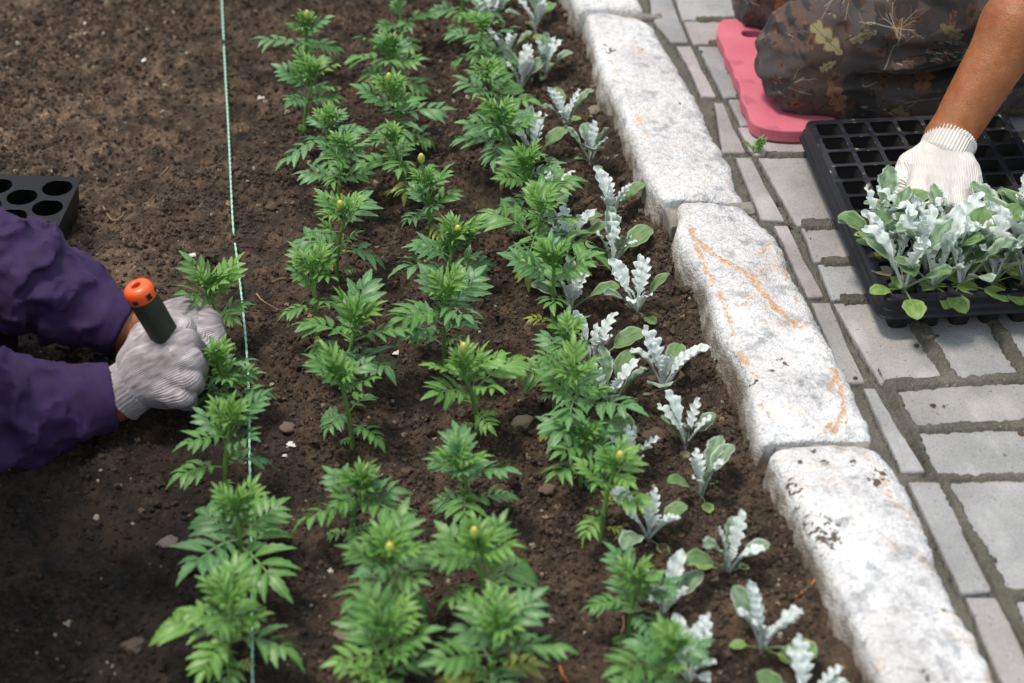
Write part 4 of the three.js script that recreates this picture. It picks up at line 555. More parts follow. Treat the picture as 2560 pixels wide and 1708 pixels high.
// woodland camouflage print: bark, leaves and twigs
const CAMO = (() => {
  const S = 1024, cv = document.createElement('canvas'); cv.width = cv.height = S; const g = cv.getContext('2d'), r = rng(888); g.fillStyle = 'rgb(70,63,62)'; g.fillRect(0, 0, S, S);
  const wrap = (f, x, y, m) => { for (const dx of [-S, 0, S]) for (const dy of [-S, 0, S]) if (x + dx > -m && x + dx < S + m && y + dy > -m && y + dy < S + m) { g.save(); g.translate(x + dx, y + dy); f(); g.restore(); } };
  for (let i = 0; i < 60; i++) { const x = r() * S, y = r() * S, w = 60 + 130 * r(), h = 30 + 70 * r(), a = r() * 3, c = ['rgba(22,20,22,0.5)', 'rgba(84,62,50,0.4)', 'rgba(76,72,76,0.4)', 'rgba(30,28,32,0.5)'][i % 4]; wrap(() => { g.rotate(a); g.fillStyle = c; g.beginPath(); g.ellipse(0, 0, w, h, 0, 0, 7); g.fill(); }, x, y, 200); }
  for (let i = 0; i < 5; i++) { const x = r() * S, y = r() * S, w = 130 + 120 * r(), h = 45 + 35 * r(), st = []; for (let k = 0; k < 420; k++) { const a = r() * 6.28, q = Math.sqrt(r()); st.push([Math.cos(a) * q * w, Math.sin(a) * q * h, 4 + 22 * r(), r()]); } wrap(() => { for (const [sx, sy, L, b] of st) { g.strokeStyle = b < 0.3 ? 'rgba(40,38,42,0.8)' : `rgba(${132 + 60 * b | 0},${126 + 60 * b | 0},${120 + 62 * b | 0},${0.2 + 0.45 * b})`; g.lineWidth = 1 + 2.2 * b; g.beginPath(); g.moveTo(sx - L / 2, sy); g.quadraticCurveTo(sx, sy + 3 * (b - 0.5) * 4, sx + L / 2, sy + 2); g.stroke(); } }, x, y, 320); }
  const blot = (s, c) => { g.fillStyle = c; g.beginPath(); const k0 = r() * 9; for (let q = 0; q <= 40; q++) { const a = q / 40 * 6.2832, R0 = s * (0.62 + 0.55 * n3(Math.cos(a) * 1.6 + k0, Math.sin(a) * 1.6, k0) + 0.3 * n3(Math.cos(a) * 5 + k0, Math.sin(a) * 5, k0)); q ? g.lineTo(Math.cos(a) * R0, Math.sin(a) * R0 * 0.6) : g.moveTo(R0, 0); } g.fill(); };
  for (let i = 0; i < 90; i++) { const x = r() * S, y = r() * S, s = 14 + 40 * r(), a = r() * 3; wrap(() => { g.rotate(a); blot(s, ['rgba(112,68,44,0.6)', 'rgba(136,82,48,0.55)', 'rgba(84,54,42,0.7)'][i % 3]); blot(s * 0.5, 'rgba(28,23,24,0.6)'); }, x, y, 80); }
  const leaf = (s, c1, c2) => { const shape = (k, lo) => { g.beginPath(); for (const sg of [-1, 1]) for (let q = 0; q <= 40; q++) { const t = sg < 0 ? q / 40 : 1 - q / 40, w = Math.pow(Math.sin(Math.PI * Math.pow(t, 0.8)), 0.6) * (1 - lo + lo * Math.pow(Math.abs(Math.sin(Math.PI * (3.5 * t + (sg > 0 ? 0.2 : 0)))), 0.8)) * s * k; (sg < 0 && q === 0) ? g.moveTo(-s, 0) : g.lineTo(-s + 2 * s * t - w * 0.25, sg * w); } g.fill(); }; g.fillStyle = c2; shape(0.62, 0.62); g.fillStyle = c1; shape(0.5, 0.66); g.strokeStyle = 'rgba(60,48,30,0.7)'; g.lineWidth = 2; g.beginPath(); g.moveTo(-s * 1.25, 4); g.lineTo(s * 0.85, 0); g.stroke(); blot(s * 0.32, 'rgba(60,46,34,0.45)'); };
  for (let i = 0; i < 22; i++) { const x = r() * S, y = r() * S, s = 34 + 50 * r(), a = r() * 6.28, k = i % 4; wrap(() => { g.rotate(a); leaf(s, ['rgb(128,124,92)', 'rgb(112,104,78)', 'rgb(96,95,70)', 'rgb(118,80,56)'][k], ['rgb(116,76,50)', 'rgb(64,56,42)', 'rgb(102,68,46)', 'rgb(60,45,37)'][k]); }, x, y, 120); }
  const twig = (L, d) => { g.lineWidth = 1 + d * 1.3; g.beginPath(); g.moveTo(0, 0); g.quadraticCurveTo(L * 0.5, L * 0.06, L, 0); g.stroke(); if (d > 0) for (const [t, a] of [[0.45, 0.6], [0.65, -0.7], [0.85, 0.4]]) { g.save(); g.translate(L * t, 0); g.rotate(a); twig(L * 0.42, d - 1); g.restore(); } };
  for (let i = 0; i < 34; i++) { const x = r() * S, y = r() * S, a = r() * 6.28, L = 90 + 130 * r(); wrap(() => { g.rotate(a); g.strokeStyle = i % 3 ? 'rgba(158,148,124,0.8)' : 'rgba(30,27,28,0.9)'; twig(L, 2); }, x, y, 260); }
  for (let i = 0; i < 900; i++) { g.fillStyle = r() < 0.5 ? 'rgba(20,18,20,0.35)' : 'rgba(170,165,160,0.25)'; g.fillRect(r() * S, r() * S, 1 + 4 * r(), 1 + 2 * r()); }
  const t = new THREE.CanvasTexture(cv); t.colorSpace = THREE.SRGBColorSpace; t.wrapS = t.wrapT = THREE.RepeatWrapping; t.repeat.set(2.7, 2.7); t.offset.set(0.32, 0.17);
  const weave = tex(128, 128, (u, v, o) => { o[0] = o[1] = o[2] = 0.5 + 0.25 * Math.sin((u + v) * 6.2832 * 32) + 0.3 * (tn(u, v, 60, 4) - 0.5); }, false); weave.repeat.set(20, 20);
  return std({ map: t, bumpMap: weave, bumpScale: 0.0005, roughness: 0.9, sheen: 0.25, sheenRoughness: 0.5, sheenColor: lin(0.6, 0.6, 0.65) });
})();
{ // the person who kneels on the pad, bent over the tray
  const t = thing('person', 'person kneeling on a pink pad in camouflage trousers, white gloved hand in the plug tray', 'person', V(0, 0, 0));
  const kU = at(2030, 112, 2.535), kL = at(2046, 200, 2.56), ank = V(1.15, 0.062, -2.125), hip = V(1.13, 0.235, -2.17), fU = at(1950, -14, 2.77), fL = at(1962, 20, 2.79), fAnk = V(1.2, 0.07, -2.46), fHip = V(1.15, 0.235, -2.37);
  const hipF = hip.clone().add(V(0, 0.0, 0.03)), legs = [cap(kU, hipF, 0.062, 0.108, 0.03), cap(kL, ank, 0.055, 0.048, 0.003), cap(kU, kL, 0.058, 0.054, 0.02), cap(at(2022, 156, 2.54), at(2070, 150, 2.54), 0.063, 0.064, 0.03), cap(fU, fHip, 0.064, 0.105, 0.03), cap(fL, fAnk, 0.06, 0.05, 0.006), cap(fU, fL, 0.06, 0.056, 0.03), cap(hip, fHip, 0.11, 0.11, 0.05), cap(V(1.17, 0.27, -2.27), V(1.15, 0.42, -2.26), 0.14, 0.13, 0.06)];
  const fold = (x, y, z) => { // cloth: creases that fan out from the bend of the knee, slack over the calf
    const dx = x - kU.x, dy = y - 0.1, a = Math.atan2(dy, dx + 0.02), rr = Math.hypot(dx, dy), w = n3(x * 14, y * 14, z * 14); let d = -0.009 * Math.pow(Math.abs(Math.sin(a * 5.5 + w * 2.2 + z * 8)), 2.6) * smooth(rr, 0.03, 0.10) * smooth(0.42, 0, rr * 0.9);
    const s1 = y - 0.082 - 0.012 * n3(x * 9, 1, 2), s2 = y - 0.09 - 0.19 * (x - kU.x - 0.06), on = smooth(x - kU.x, 0.03, 0.1) * smooth(z, -2.3, -2.2); d += (0.034 * Math.exp(-((s1 / 0.0095) ** 2)) - 0.010 * Math.exp(-(((s1 - 0.024) / 0.014) ** 2)) + 0.012 * Math.exp(-((s2 / 0.007) ** 2)) * smooth(x - kU.x, 0.06, 0.1) - 0.005 * Math.exp(-(((s2 - 0.012) / 0.009) ** 2))) * on; d += 0.0045 * fbm(x * 9, y * 16, z * 16, 3) - 0.005 * Math.pow(1 - Math.abs(n3(x * 8 + 3, y * 22, z * 18)), 5); return d; };
  body(t, 'trousers', legs, 0.0065, CAMO, { warp: fold, uv: 'box' });
  const wr = at(2370, 352, 2.302), el = at(2640, -100, 2.29), shN = V(1.1, 0.54, -2.06), shF = V(1.1, 0.54, -2.46), elF = V(1.04, 0.36, -2.55), wrF = V(0.98, 0.31, -2.40);
  const hd = V(0.93, 0.76, -2.2), fw = V(-0.75, -0.62, 0.2).normalize(), up = V(-0.6, 0.78, 0).normalize(); up.addScaledVector(fw, -up.dot(fw)).normalize();
  const mid = wr.clone().lerp(el, 0.62), off = V(0, 0.006, 0.003);
  body(t, 'body', [...head(hd, fw, up, 0.078), cap(wr, mid.clone().add(off), 0.0305, 0.043, 0.012), cap(mid.clone().add(off), el, 0.043, 0.04, 0.02), cap(wr.clone().lerp(at(2348, 400, 2.288), 0.9), wr, 0.025, 0.0305, 0.01), cap(el, shN, 0.04, 0.046, 0.02), cap(elF, shF, 0.038, 0.046, 0.02), cap(wrF, elF, 0.026, 0.036, 0.015), cap(shN, shF, 0.05, 0.05, 0.03), cap(V(1.1, 0.55, -2.26), V(1.15, 0.34, -2.26), 0.09, 0.09, 0.04)], 0.006, SKIN, { warp: (x, y, z) => 0.0016 * fbm(x * 22, y * 22, z * 22, 2) });
  body(t, 'shirt', [cap(V(1.1, 0.54, -2.18), V(1.15, 0.33, -2.2), 0.105, 0.115, 0.05), cap(V(1.1, 0.54, -2.34), V(1.15, 0.33, -2.34), 0.105, 0.115, 0.05), cap(shN, shN.clone().lerp(el, 0.45), 0.064, 0.058, 0.03), cap(shF, shF.clone().lerp(elF, 0.5), 0.064, 0.058, 0.03)], 0.012, std({ color: lin(0.05, 0.06, 0.08), roughness: 0.9 }), { warp: (x, y, z) => 0.006 * fbm(x * 10, y * 10, z * 10, 3), uv: 'box' });
  body(t, 'hair', [cap(hd.clone().addScaledVector(up, 0.028).addScaledVector(fw, -0.022), hd.clone().addScaledVector(fw, -0.035), 0.08, 0.076, 0.02)], 0.008, std({ color: lin(0.012, 0.01, 0.009), roughness: 0.7 }), { warp: (x, y, z) => 0.004 * n3(x * 60, y * 60, z * 60), uv: 'box' });
  for (const [a, s] of [[ank, 1], [fAnk, 1]]) body(t, 'shoe', [cap(a.clone().add(V(0.0, 0.0, 0)), a.clone().add(V(0.07, -0.01, 0.005)), 0.04, 0.042, 0.02), cap(a.clone().add(V(0.07, -0.01, 0.005)), a.clone().add(V(0.17, -0.03, 0.01)), 0.04, 0.03, 0.03)], 0.008, std({ color: lin(0.03, 0.03, 0.03), roughness: 0.7 }), { uv: 'box' });
  // the near glove: a palm, a thumb and four fingers that reach down among the seedlings
  const K = [[2308, 456, 2.258], [2350, 466, 2.24], [2390, 474, 2.238], [2420, 480, 2.248]].map((a) => at(...a));
  const hand = [...K.map((k, i) => cap(at(2340 + i * 20, 390 + i * 8, 2.292), k, 0.0215, [0.0185, 0.0195, 0.0185, 0.0165][i], 0.012)), cap(at(2322, 420, 2.28), at(2400, 440, 2.268), 0.023, 0.022, 0.02)];
  const fing = [[[2308, 456, 2.258], [2286, 494, 2.238], [2272, 530, 2.245], [2268, 556, 2.262]], [[2352, 466, 2.24], [2352, 514, 2.212], [2346, 554, 2.22], [2342, 580, 2.242]], [[2390, 474, 2.238], [2394, 520, 2.214], [2392, 558, 2.222], [2388, 583, 2.244]], [[2420, 480, 2.248], [2431, 522, 2.23], [2433, 554, 2.238], [2430, 576, 2.255]]];
  fing.forEach((f, i) => hand.push(...chain(f.map((a) => at(...a)), [[0.017, 0.0148, 0.0128, 0.0115], [0.0175, 0.0152, 0.013, 0.0115], [0.017, 0.0148, 0.0127, 0.0115], [0.0148, 0.0125, 0.011, 0.0105]][i], 0.0045)));
  hand.push(...chain([[2325, 396, 2.288], [2284, 416, 2.292], [2260, 456, 2.287], [2258, 496, 2.282]].map((a) => at(...a)), [0.023, 0.019, 0.0158, 0.0125], 0.01));
  const ga = body(t, 'glove', hand, 0.0026, WHITEKNIT, { pad: 0.01, axis: [cap(at(2368, 330, 2.3), at(2350, 500, 2.24), 0.036, 0.036)], warp: (x, y, z) => 0.0011 * fbm(x * 60, y * 60, z * 60, 3) - 0.0012 * Math.pow(1 - Math.abs(n3(x * 34, y * 60, z * 40)), 6) });
  ga.userData.label = 'white knitted glove on the near hand';
  const cu = part(ga, 'glove_cuff', cuff(at(2381, 343, 2.303), at(2349, 404, 2.288), 0.0335, 0.0335), WHITEKNIT); 
  body(t, 'glove', [cap(wrF, wrF.clone().add(V(-0.07, -0.02, 0.02)), 0.032, 0.034, 0.01), ...[0, 1, 2, 3].map((i) => cap(wrF.clone().add(V(-0.07, -0.02, -0.01 + 0.02 * i)), wrF.clone().add(V(-0.13, -0.05, -0.02 + 0.024 * i)), 0.012, 0.009, 0.006)), cap(wrF.clone().add(V(-0.03, -0.02, 0.03)), wrF.clone().add(V(-0.08, -0.05, 0.07)), 0.015, 0.011, 0.01)], 0.006, WHITEKNIT);
}
{ // the person at the left who sets the seedlings in
  const t = thing('person', 'person in a purple jacket with grey knitted gloves, reaching in from the left edge', 'person', V(0, 0, 0));
  const e1 = at(-330, 1085, 1.99), c1 = at(284, 990, 2.06), e2 = at(-260, 535, 2.14), c2 = at(316, 822, 2.155), s1 = V(-0.52, 0.31, -1.30), s2 = V(-0.56, 0.34, -1.64), pel = V(-0.88, 0.24, -1.36);
  const m1 = c1.clone().lerp(e1, 0.42), m2 = c2.clone().lerp(e2, 0.45);
  const JK = std({ roughness: 0.82, sheen: 0.35, sheenRoughness: 0.4, sheenColor: lin(0.25, 0.17, 0.45), map: tex(256, 256, (u, v, o) => { const a = tfbm(u, v, 6, 280, 4) - 0.5, b = Math.sin((u + v) * 6.2832 * 40) * 0.02; o[0] = 0.16 + 0.07 * a + b; o[1] = 0.075 + 0.05 * a + b; o[2] = 0.265 + 0.09 * a + b; }) }); JK.map.repeat.set(14, 14);
  const sleeveFold = (a, b, k) => { const d = b.clone().sub(a), L = d.length(), n = d.clone().normalize(); return (x, y, z) => { const q = V(x, y, z).sub(a), s = q.dot(n) / L, tt = clamp(s, -0.2, 1.2), w = fbm(x * 11, y * 11, z * 11, 3); return [tt, -0.013 * Math.pow(Math.abs(Math.sin(tt * 9 + w * 6 + q.y * 20 + q.z * 12)), 3) * smooth(tt, 0.05, 0.3) + 0.014 * w * smooth(tt, 0.0, 0.2) - 0.007 * Math.pow(1 - Math.abs(fbm(x * 16 + 4, y * 22, z * 22, 2)), 9) * smooth(tt, 0.0, 0.15) - 0.0022 * smooth(0.045, 0.03, tt)]; }; };
  const f1 = sleeveFold(c1, e1), f2 = sleeveFold(c2, e2);
  const warp = (x, y, z) => { const near1 = z > -1.74 - 0.25 * (x + 0.2); const [tt, d] = near1 ? f1(x, y, z) : f2(x, y, z); return tt < 1.15 ? d : 0.008 * fbm(x * 9, y * 9, z * 9, 3); };
  const n1 = c1.clone().sub(m1).normalize(), n2 = c2.clone().sub(m2).normalize(), cutAt = (x, y, z) => { const p = V(x, y, z), d1 = p.distanceTo(c1), d2 = p.distanceTo(c2); return Math.min(d1, d2) > 0.12 ? -9 : d1 < d2 ? p.sub(c1).dot(n1) : p.sub(c2).dot(n2); };
  body(t, 'jacket', [cap(c1.clone().addScaledVector(n1, 0.03), m1, 0.034, 0.053, 0.01), cap(m1, e1, 0.053, 0.066, 0.03), cap(c2.clone().addScaledVector(n2, 0.03), m2, 0.033, 0.053, 0.01), cap(m2, e2, 0.053, 0.062, 0.03), cap(e1, s1, 0.066, 0.08, 0.03), cap(e2, s2, 0.066, 0.08, 0.03), cap(s1, s2, 0.1, 0.1, 0.05), cap(V(-0.5, 0.35, -1.36), pel, 0.12, 0.14, 0.06), cap(V(-0.53, 0.36, -1.56), pel, 0.12, 0.14, 0.06)], 0.0055, JK, { warp, uv: 'bone', clip: cutAt });
  const hd = V(-0.40, 0.52, -1.42), fw = V(0.55, -0.83, 0).normalize(), up = V(0.83, 0.55, 0).normalize();
  const w1 = at(330, 962, 2.055), w2 = at(400, 812, 2.165);
  body(t, 'body', [...head(hd, fw, up, 0.078), cap(w1, c1, 0.026, 0.026, 0.01), cap(c1, e1, 0.027, 0.036, 0.02), cap(w2, c2, 0.024, 0.025, 0.01), cap(c2, e2, 0.026, 0.036, 0.02), cap(e1, s1, 0.036, 0.045, 0.02), cap(e2, s2, 0.036, 0.045, 0.02), cap(s1, s2, 0.05, 0.05, 0.03), cap(V(-0.52, 0.36, -1.46), pel, 0.08, 0.1, 0.04), cap(pel, V(-0.56, 0.02, -1.22), 0.08, 0.05, 0.03), cap(pel, V(-0.62, 0.02, -1.5), 0.08, 0.05, 0.03), cap(V(-0.56, 0, -1.22), V(-0.96, 0.0, -1.24), 0.045, 0.04, 0.02), cap(V(-0.62, 0, -1.5), V(-1.0, 0.0, -1.52), 0.045, 0.04, 0.02)], 0.0065, SKIN);
  body(t, 'trousers', [cap(pel, V(-0.56, 0.03, -1.22), 0.115, 0.075, 0.03), cap(pel, V(-0.62, 0.03, -1.5), 0.115, 0.075, 0.03), cap(V(-0.56, 0.01, -1.22), V(-0.96, 0.01, -1.24), 0.065, 0.055, 0.02), cap(V(-0.62, 0.01, -1.5), V(-1.0, 0.01, -1.52), 0.065, 0.055, 0.02)], 0.012, std({ color: lin(0.02, 0.022, 0.03), roughness: 0.9 }), { uv: 'box', warp: (x, y, z) => 0.005 * fbm(x * 12, y * 12, z * 12, 3) });
  body(t, 'hair', [cap(hd.clone().addScaledVector(up, 0.03).addScaledVector(fw, -0.022), hd.clone().addScaledVector(fw, -0.035), 0.08, 0.076, 0.02)], 0.008, std({ color: lin(0.02, 0.015, 0.012), roughness: 0.7 }), { uv: 'box', warp: (x, y, z) => 0.004 * n3(x * 60, y * 60, z * 60) });
  for (const z of [-1.24, -1.52]) body(t, 'shoe', [cap(V(-0.98, -0.0, z), V(-1.06, 0.0, z), 0.045, 0.045, 0.02), cap(V(-1.06, 0.0, z), V(-1.16, -0.02, z), 0.042, 0.034, 0.03)], 0.01, std({ color: lin(0.03, 0.028, 0.025), roughness: 0.8 }), { uv: 'box' });
  // near hand: a fist round the trowel grip
  const P = (a) => at(...a), fist = [cap(P([318, 972, 2.056]), P([372, 930, 2.055]), 0.0285, 0.032, 0.01), cap(P([372, 930, 2.055]), P([398, 868, 2.065]), 0.032, 0.026, 0.012), cap(P([372, 930, 2.055]), P([415, 965, 2.055]), 0.031, 0.027, 0.012)];
  const F = [[[412, 846, 2.05], [466, 856, 2.036], [487, 876, 2.062], [458, 890, 2.09]], [[436, 893, 2.036], [476, 902, 2.026], [490, 918, 2.056], [455, 925, 2.085]], [[444, 940, 2.034], [474, 948, 2.026], [484, 960, 2.056], [450, 962, 2.085]], [[434, 985, 2.036], [458, 990, 2.03], [466, 1000, 2.056], [438, 1000, 2.08]]];
  F.forEach((f, i) => { fist.push(cap(P([370, 925 + i * 8, 2.055]), P(f[0]), 0.026, 0.0175, 0.007), ...chain(f.map(P), [[0.017, 0.0155, 0.014, 0.012], [0.017, 0.0155, 0.014, 0.012], [0.0165, 0.0145, 0.013, 0.0115], [0.015, 0.013, 0.012, 0.0105]][i], 0.0035)); });
  fist.push(...chain([[345, 905, 2.08], [372, 848, 2.105], [420, 812, 2.11], [462, 822, 2.09]].map(P), [0.026, 0.021, 0.0165, 0.014], 0.012));
  const g1 = body(t, 'glove', fist, 0.0026, GREYKNIT, { pad: 0.012, axis: [cap(P([300, 982, 2.06]), P([450, 905, 2.055]), 0.035, 0.035)], warp: (x, y, z) => 0.0016 * fbm(x * 50, y * 50, z * 50, 3) }); g1.userData.label = 'grey knitted glove closed round the trowel grip';
  part(g1, 'glove_cuff', cuff(P([294, 990, 2.06]), P([340, 958, 2.056]), 0.0335, 0.0325, 40), GREYKNIT);
  // far hand, beyond the grip, holding a seedling upright
  const h2 = [cap(w2, P([470, 800, 2.17]), 0.026, 0.03, 0.012), ...[[[491, 792, 2.165], [525, 806, 2.15], [542, 838, 2.14]], [[497, 812, 2.15], [519, 830, 2.135], [533, 860, 2.13]], [[490, 832, 2.145], [511, 852, 2.135], [523, 878, 2.13]], [[482, 848, 2.15], [500, 870, 2.14], [511, 892, 2.14]]].flatMap((f, i) => [cap(P([465, 805 + 5 * i, 2.168]), P(f[0]), 0.026, 0.017, 0.012), ...chain(f.map(P), [[0.017, 0.0145, 0.012], [0.017, 0.0145, 0.012], [0.016, 0.0135, 0.0115], [0.014, 0.012, 0.0105]][i], 0.0055)]), ...chain([[455, 840, 2.15], [491, 868, 2.11], [516, 890, 2.10]].map(P), [0.02, 0.016, 0.0125], 0.01)];
  const g2 = body(t, 'glove', h2, 0.003, GREYKNIT, { pad: 0.012, axis: [cap(P([345, 826, 2.16]), P([540, 810, 2.15]), 0.033, 0.033)], warp: (x, y, z) => 0.0016 * fbm(x * 50, y * 50, z * 50, 3) }); g2.userData.label = 'grey knitted glove behind the trowel grip';
  part(g2, 'glove_cuff', cuff(P([345, 826, 2.158]), P([408, 812, 2.166]), 0.03, 0.0285, 44), GREYKNIT);
}
{ // trowel in the fist
  const a = at(430, 868, 2.055), b = at(352, 736, 2.0), d = b.clone().sub(a), L = d.length(), t = thing('hand_trowel', 'hand trowel with dark rubber grip and bright orange end cap, held in the grey glove', 'trowel', a), q = new THREE.Quaternion().setFromUnitVectors(V(0, 1, 0), d.clone().normalize());
  const prof = [[0.0001, -0.06], [0.0135, -0.06], [0.0145, -0.05], [0.015, -0.02], [0.0166, 0.01], [0.017, L * 0.6], [0.0172, L - 0.006], [0.0166, L - 0.003]];
  const g = new THREE.LatheGeometry(prof.map(([x, y]) => new THREE.Vector2(x, y)), 28), P = g.attributes.position; for (let i = 0; i < P.count; i++) { const th = Math.atan2(P.getZ(i), P.getX(i)), k = 1 + 0.02 * Math.cos(4 * th); P.setXYZ(i, P.getX(i) * k, P.getY(i), P.getZ(i) * k * 0.96); } g.computeVertexNormals();
  part(t, 'grip', g, std({ color: lin(0.022, 0.026, 0.02), roughness: 0.62, bumpMap: PLASTIC.bumpMap, bumpScale: 0.0008 }), null, q);
  const capG = new THREE.LatheGeometry([[0.0162, -0.004], [0.0176, -0.002], [0.0178, 0.006], [0.0165, 0.0125], [0.013, 0.0155], [0.0065, 0.0165], [0.006, 0.0145], [0.0058, 0.004], [0.0001, 0.003]].map(([x, y]) => new THREE.Vector2(x, y)), 32); { const C = capG.attributes.position; for (let i = 0; i < C.count; i++) C.setZ(i, C.getZ(i) * 0.94); capG.computeVertexNormals(); }
  const cm = part(t, 'end_cap', capG, std({ color: lin(0.86, 0.115, 0.02), roughness: 0.33, clearcoat: 0.25 }), d.clone().multiplyScalar((L - 0.002) / L), q);
  for (const [az, y, h] of [[0.9, 0.004, 0.008], [1.9, 0.0035, 0.006], [0.0, 0.003, 0.006]]) { const s = new THREE.BoxGeometry(0.0022, h, 0.006); part(cm, 'slot', s, std({ color: lin(0.02, 0.015, 0.012), roughness: 0.8 }), V(Math.cos(az) * 0.0174, y, Math.sin(az) * 0.0164), new THREE.Quaternion().setFromEuler(new THREE.Euler(0, -az, 0))); }
  { const hole = new THREE.CylinderGeometry(0.0056, 0.0056, 0.003, 20); part(cm, 'hanging_hole', hole, std({ color: lin(0.012, 0.01, 0.01), roughness: 0.9 }), V(0, 0.008, 0)); }
  const bl = [], U = [], id = [], n = 14; for (let i = 0; i <= n; i++) { const s = i / n, w = 0.024 * Math.sqrt(Math.max(0, 1 - Math.pow(s, 3))) * (0.6 + 0.4 * Math.min(1, s * 4)); for (let k = -2; k <= 2; k++) { bl.push(w * k / 2, -0.075 - 0.12 * s, 0.012 * (k * k / 4) - 0.004); U.push(k, s); } }
  for (let i = 0; i < n; i++) for (let k = 0; k < 4; k++) { const o = i * 5 + k; id.push(o, o + 1, o + 5, o + 1, o + 6, o + 5); }
  part(t, 'blade', mk(bl, id, U), std({ color: lin(0.25, 0.26, 0.27), metalness: 0.9, roughness: 0.4, side: THREE.DoubleSide }), null, q);
  part(t, 'shank', tubeGeo([V(0, -0.055, 0), V(0, -0.07, 0.002), V(0, -0.09, -0.002)], 0.006, 0.004, 6, 8), std({ color: lin(0.25, 0.26, 0.27), metalness: 0.9, roughness: 0.4 }), null, q);
}

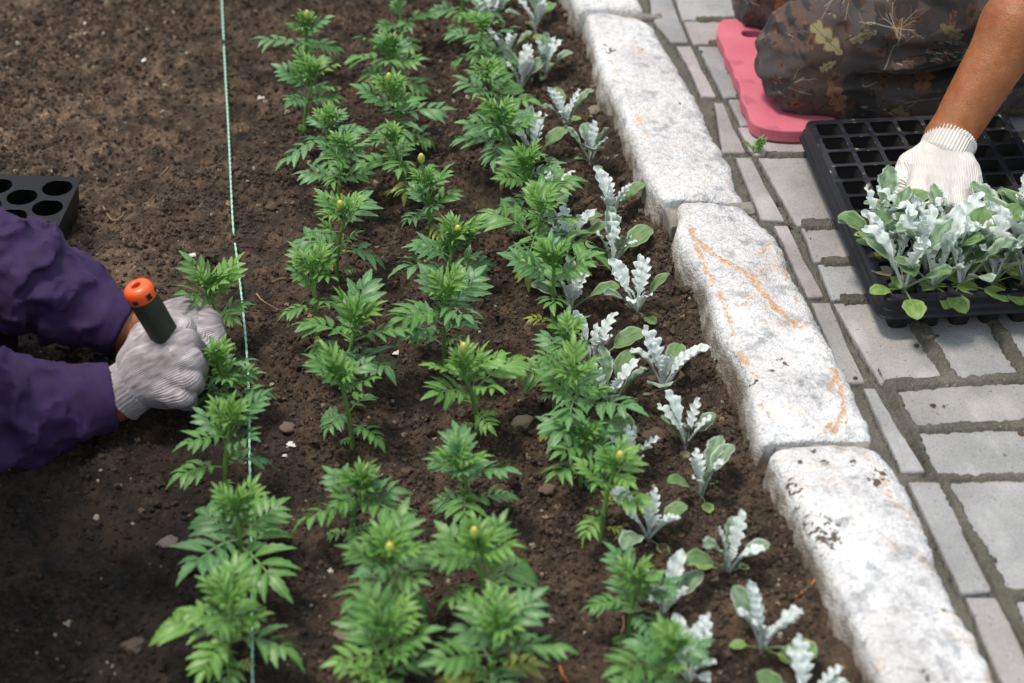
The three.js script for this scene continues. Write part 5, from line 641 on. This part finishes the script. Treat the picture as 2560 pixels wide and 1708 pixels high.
// ================================================================ SMALL THINGS
{
  const D = 1.0893, P = (x, y, h = 0) => { const p = gp(x * D, y * D, SOIL + 0.01); p.y = soilH(p.x, p.z) + h; return p; }, r = rng(31);
  const white = std({ color: lin(0.62, 0.61, 0.58), roughness: 0.85 });
  const scrap = (w, l, s) => { const pos = [], uv = [], id = [], n = 8; for (let j = 0; j <= n; j++) for (let i = 0; i <= n; i++) { const x = (i / n - 0.5) * w * (1 + 1.1 * n3(j * 0.45, s, 1)) + w * 0.4 * n3(j * 0.6, s, 9), z = (j / n - 0.5) * l * (1 + 1.1 * n3(i * 0.45, s, 5)); pos.push(x, 0.32 * w * (0.5 + fbm(x * 240 + s, s, z * 240, 2)), z); uv.push(i / n, j / n); } for (let j = 0; j < n; j++) for (let i = 0; i < n; i++) { const a = j * (n + 1) + i; id.push(a, a + n + 1, a + 1, a + 1, a + n + 1, a + n + 2); } return mk(pos, id, uv); };
  const sheet = white.clone(); sheet.side = THREE.DoubleSide;
  [[197, 54, 0.007, 'small white scrap near the top left corner of the soil'], [330, 127, 0.009, 'white scrap on bare soil left of the string'], [598, 214, 0.008, 'white scrap beside the far marigolds of the second row'], [912, 781, 0.012, 'crumpled white scrap between the second and third marigold rows'], [668, 1030, 0.009, 'white scrap right of the string near the grey glove'], [655, 1047, 0.006, 'tiny white scrap just below a larger one right of the string'], [757, 1300, 0.006, 'white scrap between the near marigolds of the second row and the string']].forEach(([x, y, s, l], i) => { const o = tag(new THREE.Mesh(scrap(s * 0.8, s * 0.95, i * 3.7), sheet), l, 'scrap'); o.name = numbered('paper_scrap'); o.position.copy(P(x, y, 0.001)); o.rotation.y = r() * 6; shade(o); scene.add(o); });
  { const t = thing('cigarette_butt', 'white cigarette butt lying on the bare soil left of the string', 'cigarette butt', P(434, 565, 0.004)); t.rotation.y = 0.2; const c = new THREE.CylinderGeometry(0.0034, 0.0038, 0.014, 12, 3); c.rotateZ(Math.PI / 2); const A = c.attributes.position; for (let i = 0; i < A.count; i++) A.setY(i, A.getY(i) * 0.7 + 0.0012 * n3(A.getX(i) * 300, 1, A.getZ(i) * 300)); c.computeVertexNormals(); part(t, 'paper', c, white); const e = new THREE.CylinderGeometry(0.0033, 0.0028, 0.004, 10); e.rotateZ(Math.PI / 2); part(t, 'burnt_end', e, std({ color: lin(0.08, 0.06, 0.05), roughness: 0.9 }), V(0.0088, 0, 0)); }
  const stones = [[1197, 967, 0.0115, [0.30, 0.235, 0.16], 'tan brown stone between the third and fourth marigold rows'], [1366, 275, 0.0085, [0.20, 0.165, 0.14], 'grey brown stone near the far end of the kerb'], [1228, 742, 0.0125, [0.115, 0.08, 0.055], 'dark rounded stone beside a bare marigold stem'], [660, 969, 0.0085, [0.14, 0.10, 0.075], 'brown pebble right of the string beside the grey glove'], [1392, 838, 0.009, [0.2, 0.18, 0.16], 'grey pebble among the silver plants'], [305, 1470, 0.009, [0.085, 0.06, 0.045], 'brown pebble in the shaded soil at lower left'], [1500, 1010, 0.012, [0.09, 0.062, 0.045], 'dark clod below the kerb among the silver plants'], [1560, 850, 0.0095, [0.1, 0.07, 0.05], 'brown clod right of a large silver plant'], [1412, 806, 0.01, [0.085, 0.06, 0.045], 'dark clod between the two silver plant rows'], [385, 1245, 0.009, [0.17, 0.13, 0.105], 'dull grey pebble left of the string row'], [793, 1450, 0.01, [0.16, 0.12, 0.1], 'grey brown pebble left of the near third row marigolds'], [925, 1225, 0.007, [0.14, 0.1, 0.08], 'small brown pebble left of the third row'], [1255, 1120, 0.008, [0.13, 0.09, 0.07], 'brown pebble between third and fourth rows near the viewer']];
  const bmp = tex(128, 128, (u, v, o) => { o[0] = o[1] = o[2] = tfbm(u, v, 8, 300, 4); }, false);
  stones.forEach(([x, y, s, c, l], i) => { const g = lumpGeo(20 + i, 3, 0.22), o = tag(new THREE.Mesh(g, std({ color: lin(...c), roughness: 0.92 })), l, 'stone'); o.name = numbered('stone'); o.position.copy(P(x, y, s * 0.3)); o.scale.set(s * 1.25, s * 0.85, s); o.rotation.y = -0.5 + r() * 1.2; shade(o); scene.add(o); });
  // roots and twigs that lie on the earth
  const roots = [[[[235, 470], [255, 482], [275, 480], [283, 474]], [0.34, 0.24, 0.13], 'thin pale root on bare soil beside the black tray'], [[[622, 640], [640, 622], [672, 612], [690, 617]], [0.36, 0.25, 0.13], 'thin tan root left of the second marigold row'], [[[588, 668], [602, 686], [628, 690], [640, 694]], [0.36, 0.25, 0.13], 'forked tan root just right of the string'], [[[1872, 1362], [1868, 1385], [1850, 1402], [1818, 1420]], [0.5, 0.2, 0.03], 'orange root lying against the near kerb stone'], [[[1285, 1520], [1292, 1540], [1302, 1558], [1306, 1568]], [0.45, 0.16, 0.03], 'short orange twig at the bottom edge of the soil'], [[[1425, 1385], [1432, 1420], [1422, 1450]], [0.28, 0.18, 0.1], 'brown twig beside the near silver plants'], [[[385, 370], [372, 384], [360, 392]], [0.3, 0.2, 0.12], 'small brown twig on bare soil left of the string'], [[[1535, 610], [1560, 622], [1568, 640]], [0.36, 0.27, 0.16], 'fine tan root near the streaked kerb stone']];
  roots.forEach(([pts, c, l]) => { const q = pts.map(([x, y]) => P(x, y, 0.0025)), o = tag(new THREE.Mesh(tubeGeo(q, c[0] > 0.42 ? 0.0022 : 0.0013, 0.0007, 16, 5), std({ color: lin(...c), roughness: 0.85 })), l, 'root'); o.name = numbered('root'); shade(o); scene.add(o); });
  // bits of earth trodden on to the paving and the kerb
  const bits = [[2292, 863, 0.003], [2344, 838, 0.0022], [2333, 1012, 0.003], [2360, 1014, 0.0015], [2285, 967, 0.0035], [2376, 1070, 0.0025], [2554, 1083, 0.004], [2313, 1149, 0.003], [2359, 1217, 0.003], [2487, 1400, 0.003], [2139, 944, 0.0025], [1974, 561, 0.004], [1942, 505, 0.003], [1753, 128, 0.0025], [2361, 955, 0.003], [2265, 968, 0.002], [2400, 1068, 0.002], [2120, 1330, 0.0]];
  const cr = bits.filter((b) => b[2] > 0).map(([x, y, s], i) => { const p = gp(x, y, 0.002), g = lumpGeo(60 + i, 1, 0.3); g.scale(s, s * 0.5, s); g.translate(p.x, 0.0015, p.z); return g; });
  { const o = new THREE.Mesh(mergeGeometries(cr), std({ color: lin(0.06, 0.045, 0.035), roughness: 0.95 })); o.name = 'earth_crumbs'; o.userData = { kind: 'stuff', label: 'dark crumbs of earth scattered over the grey paving', category: 'soil' }; shade(o); scene.add(o); }
  // weed in a joint of the paving
  { const t = thing('weed', 'small green weed growing in the paving joint beside the plug tray', 'weed', gp(1893, 382, 0.0)); const q = new THREE.Quaternion(); for (let i = 0; i < 11; i++) { q.setFromEuler(new THREE.Euler((r() - 0.5) * 0.6, r() * 6.28, R(20 + 55 * r()), 'YZX')); const s = 0.012 + 0.016 * r(); part(t, 'leaf', pick(LEAF.tiny, r), LM.fresh, V((r() - 0.5) * 0.014, 0.001, (r() - 0.5) * 0.008), q, V(s, s, s)); } part(t, 'stem', tubeGeo([V(0, -0.003, 0), V(0.002, 0.006, 0), V(0.006, 0.012, 0)], 0.001, 0.0006, 5, 5), LM.stem); }
}
// ---------------------------------------------------------------- draw
const renderer = new THREE.WebGLRenderer({ antialias: true });
renderer.setSize(1024, 683);
renderer.shadowMap.enabled = true;
renderer.toneMapping = THREE.LinearToneMapping;
renderer.toneMappingExposure = EXPOSURE;
renderer.render(scene, camera);
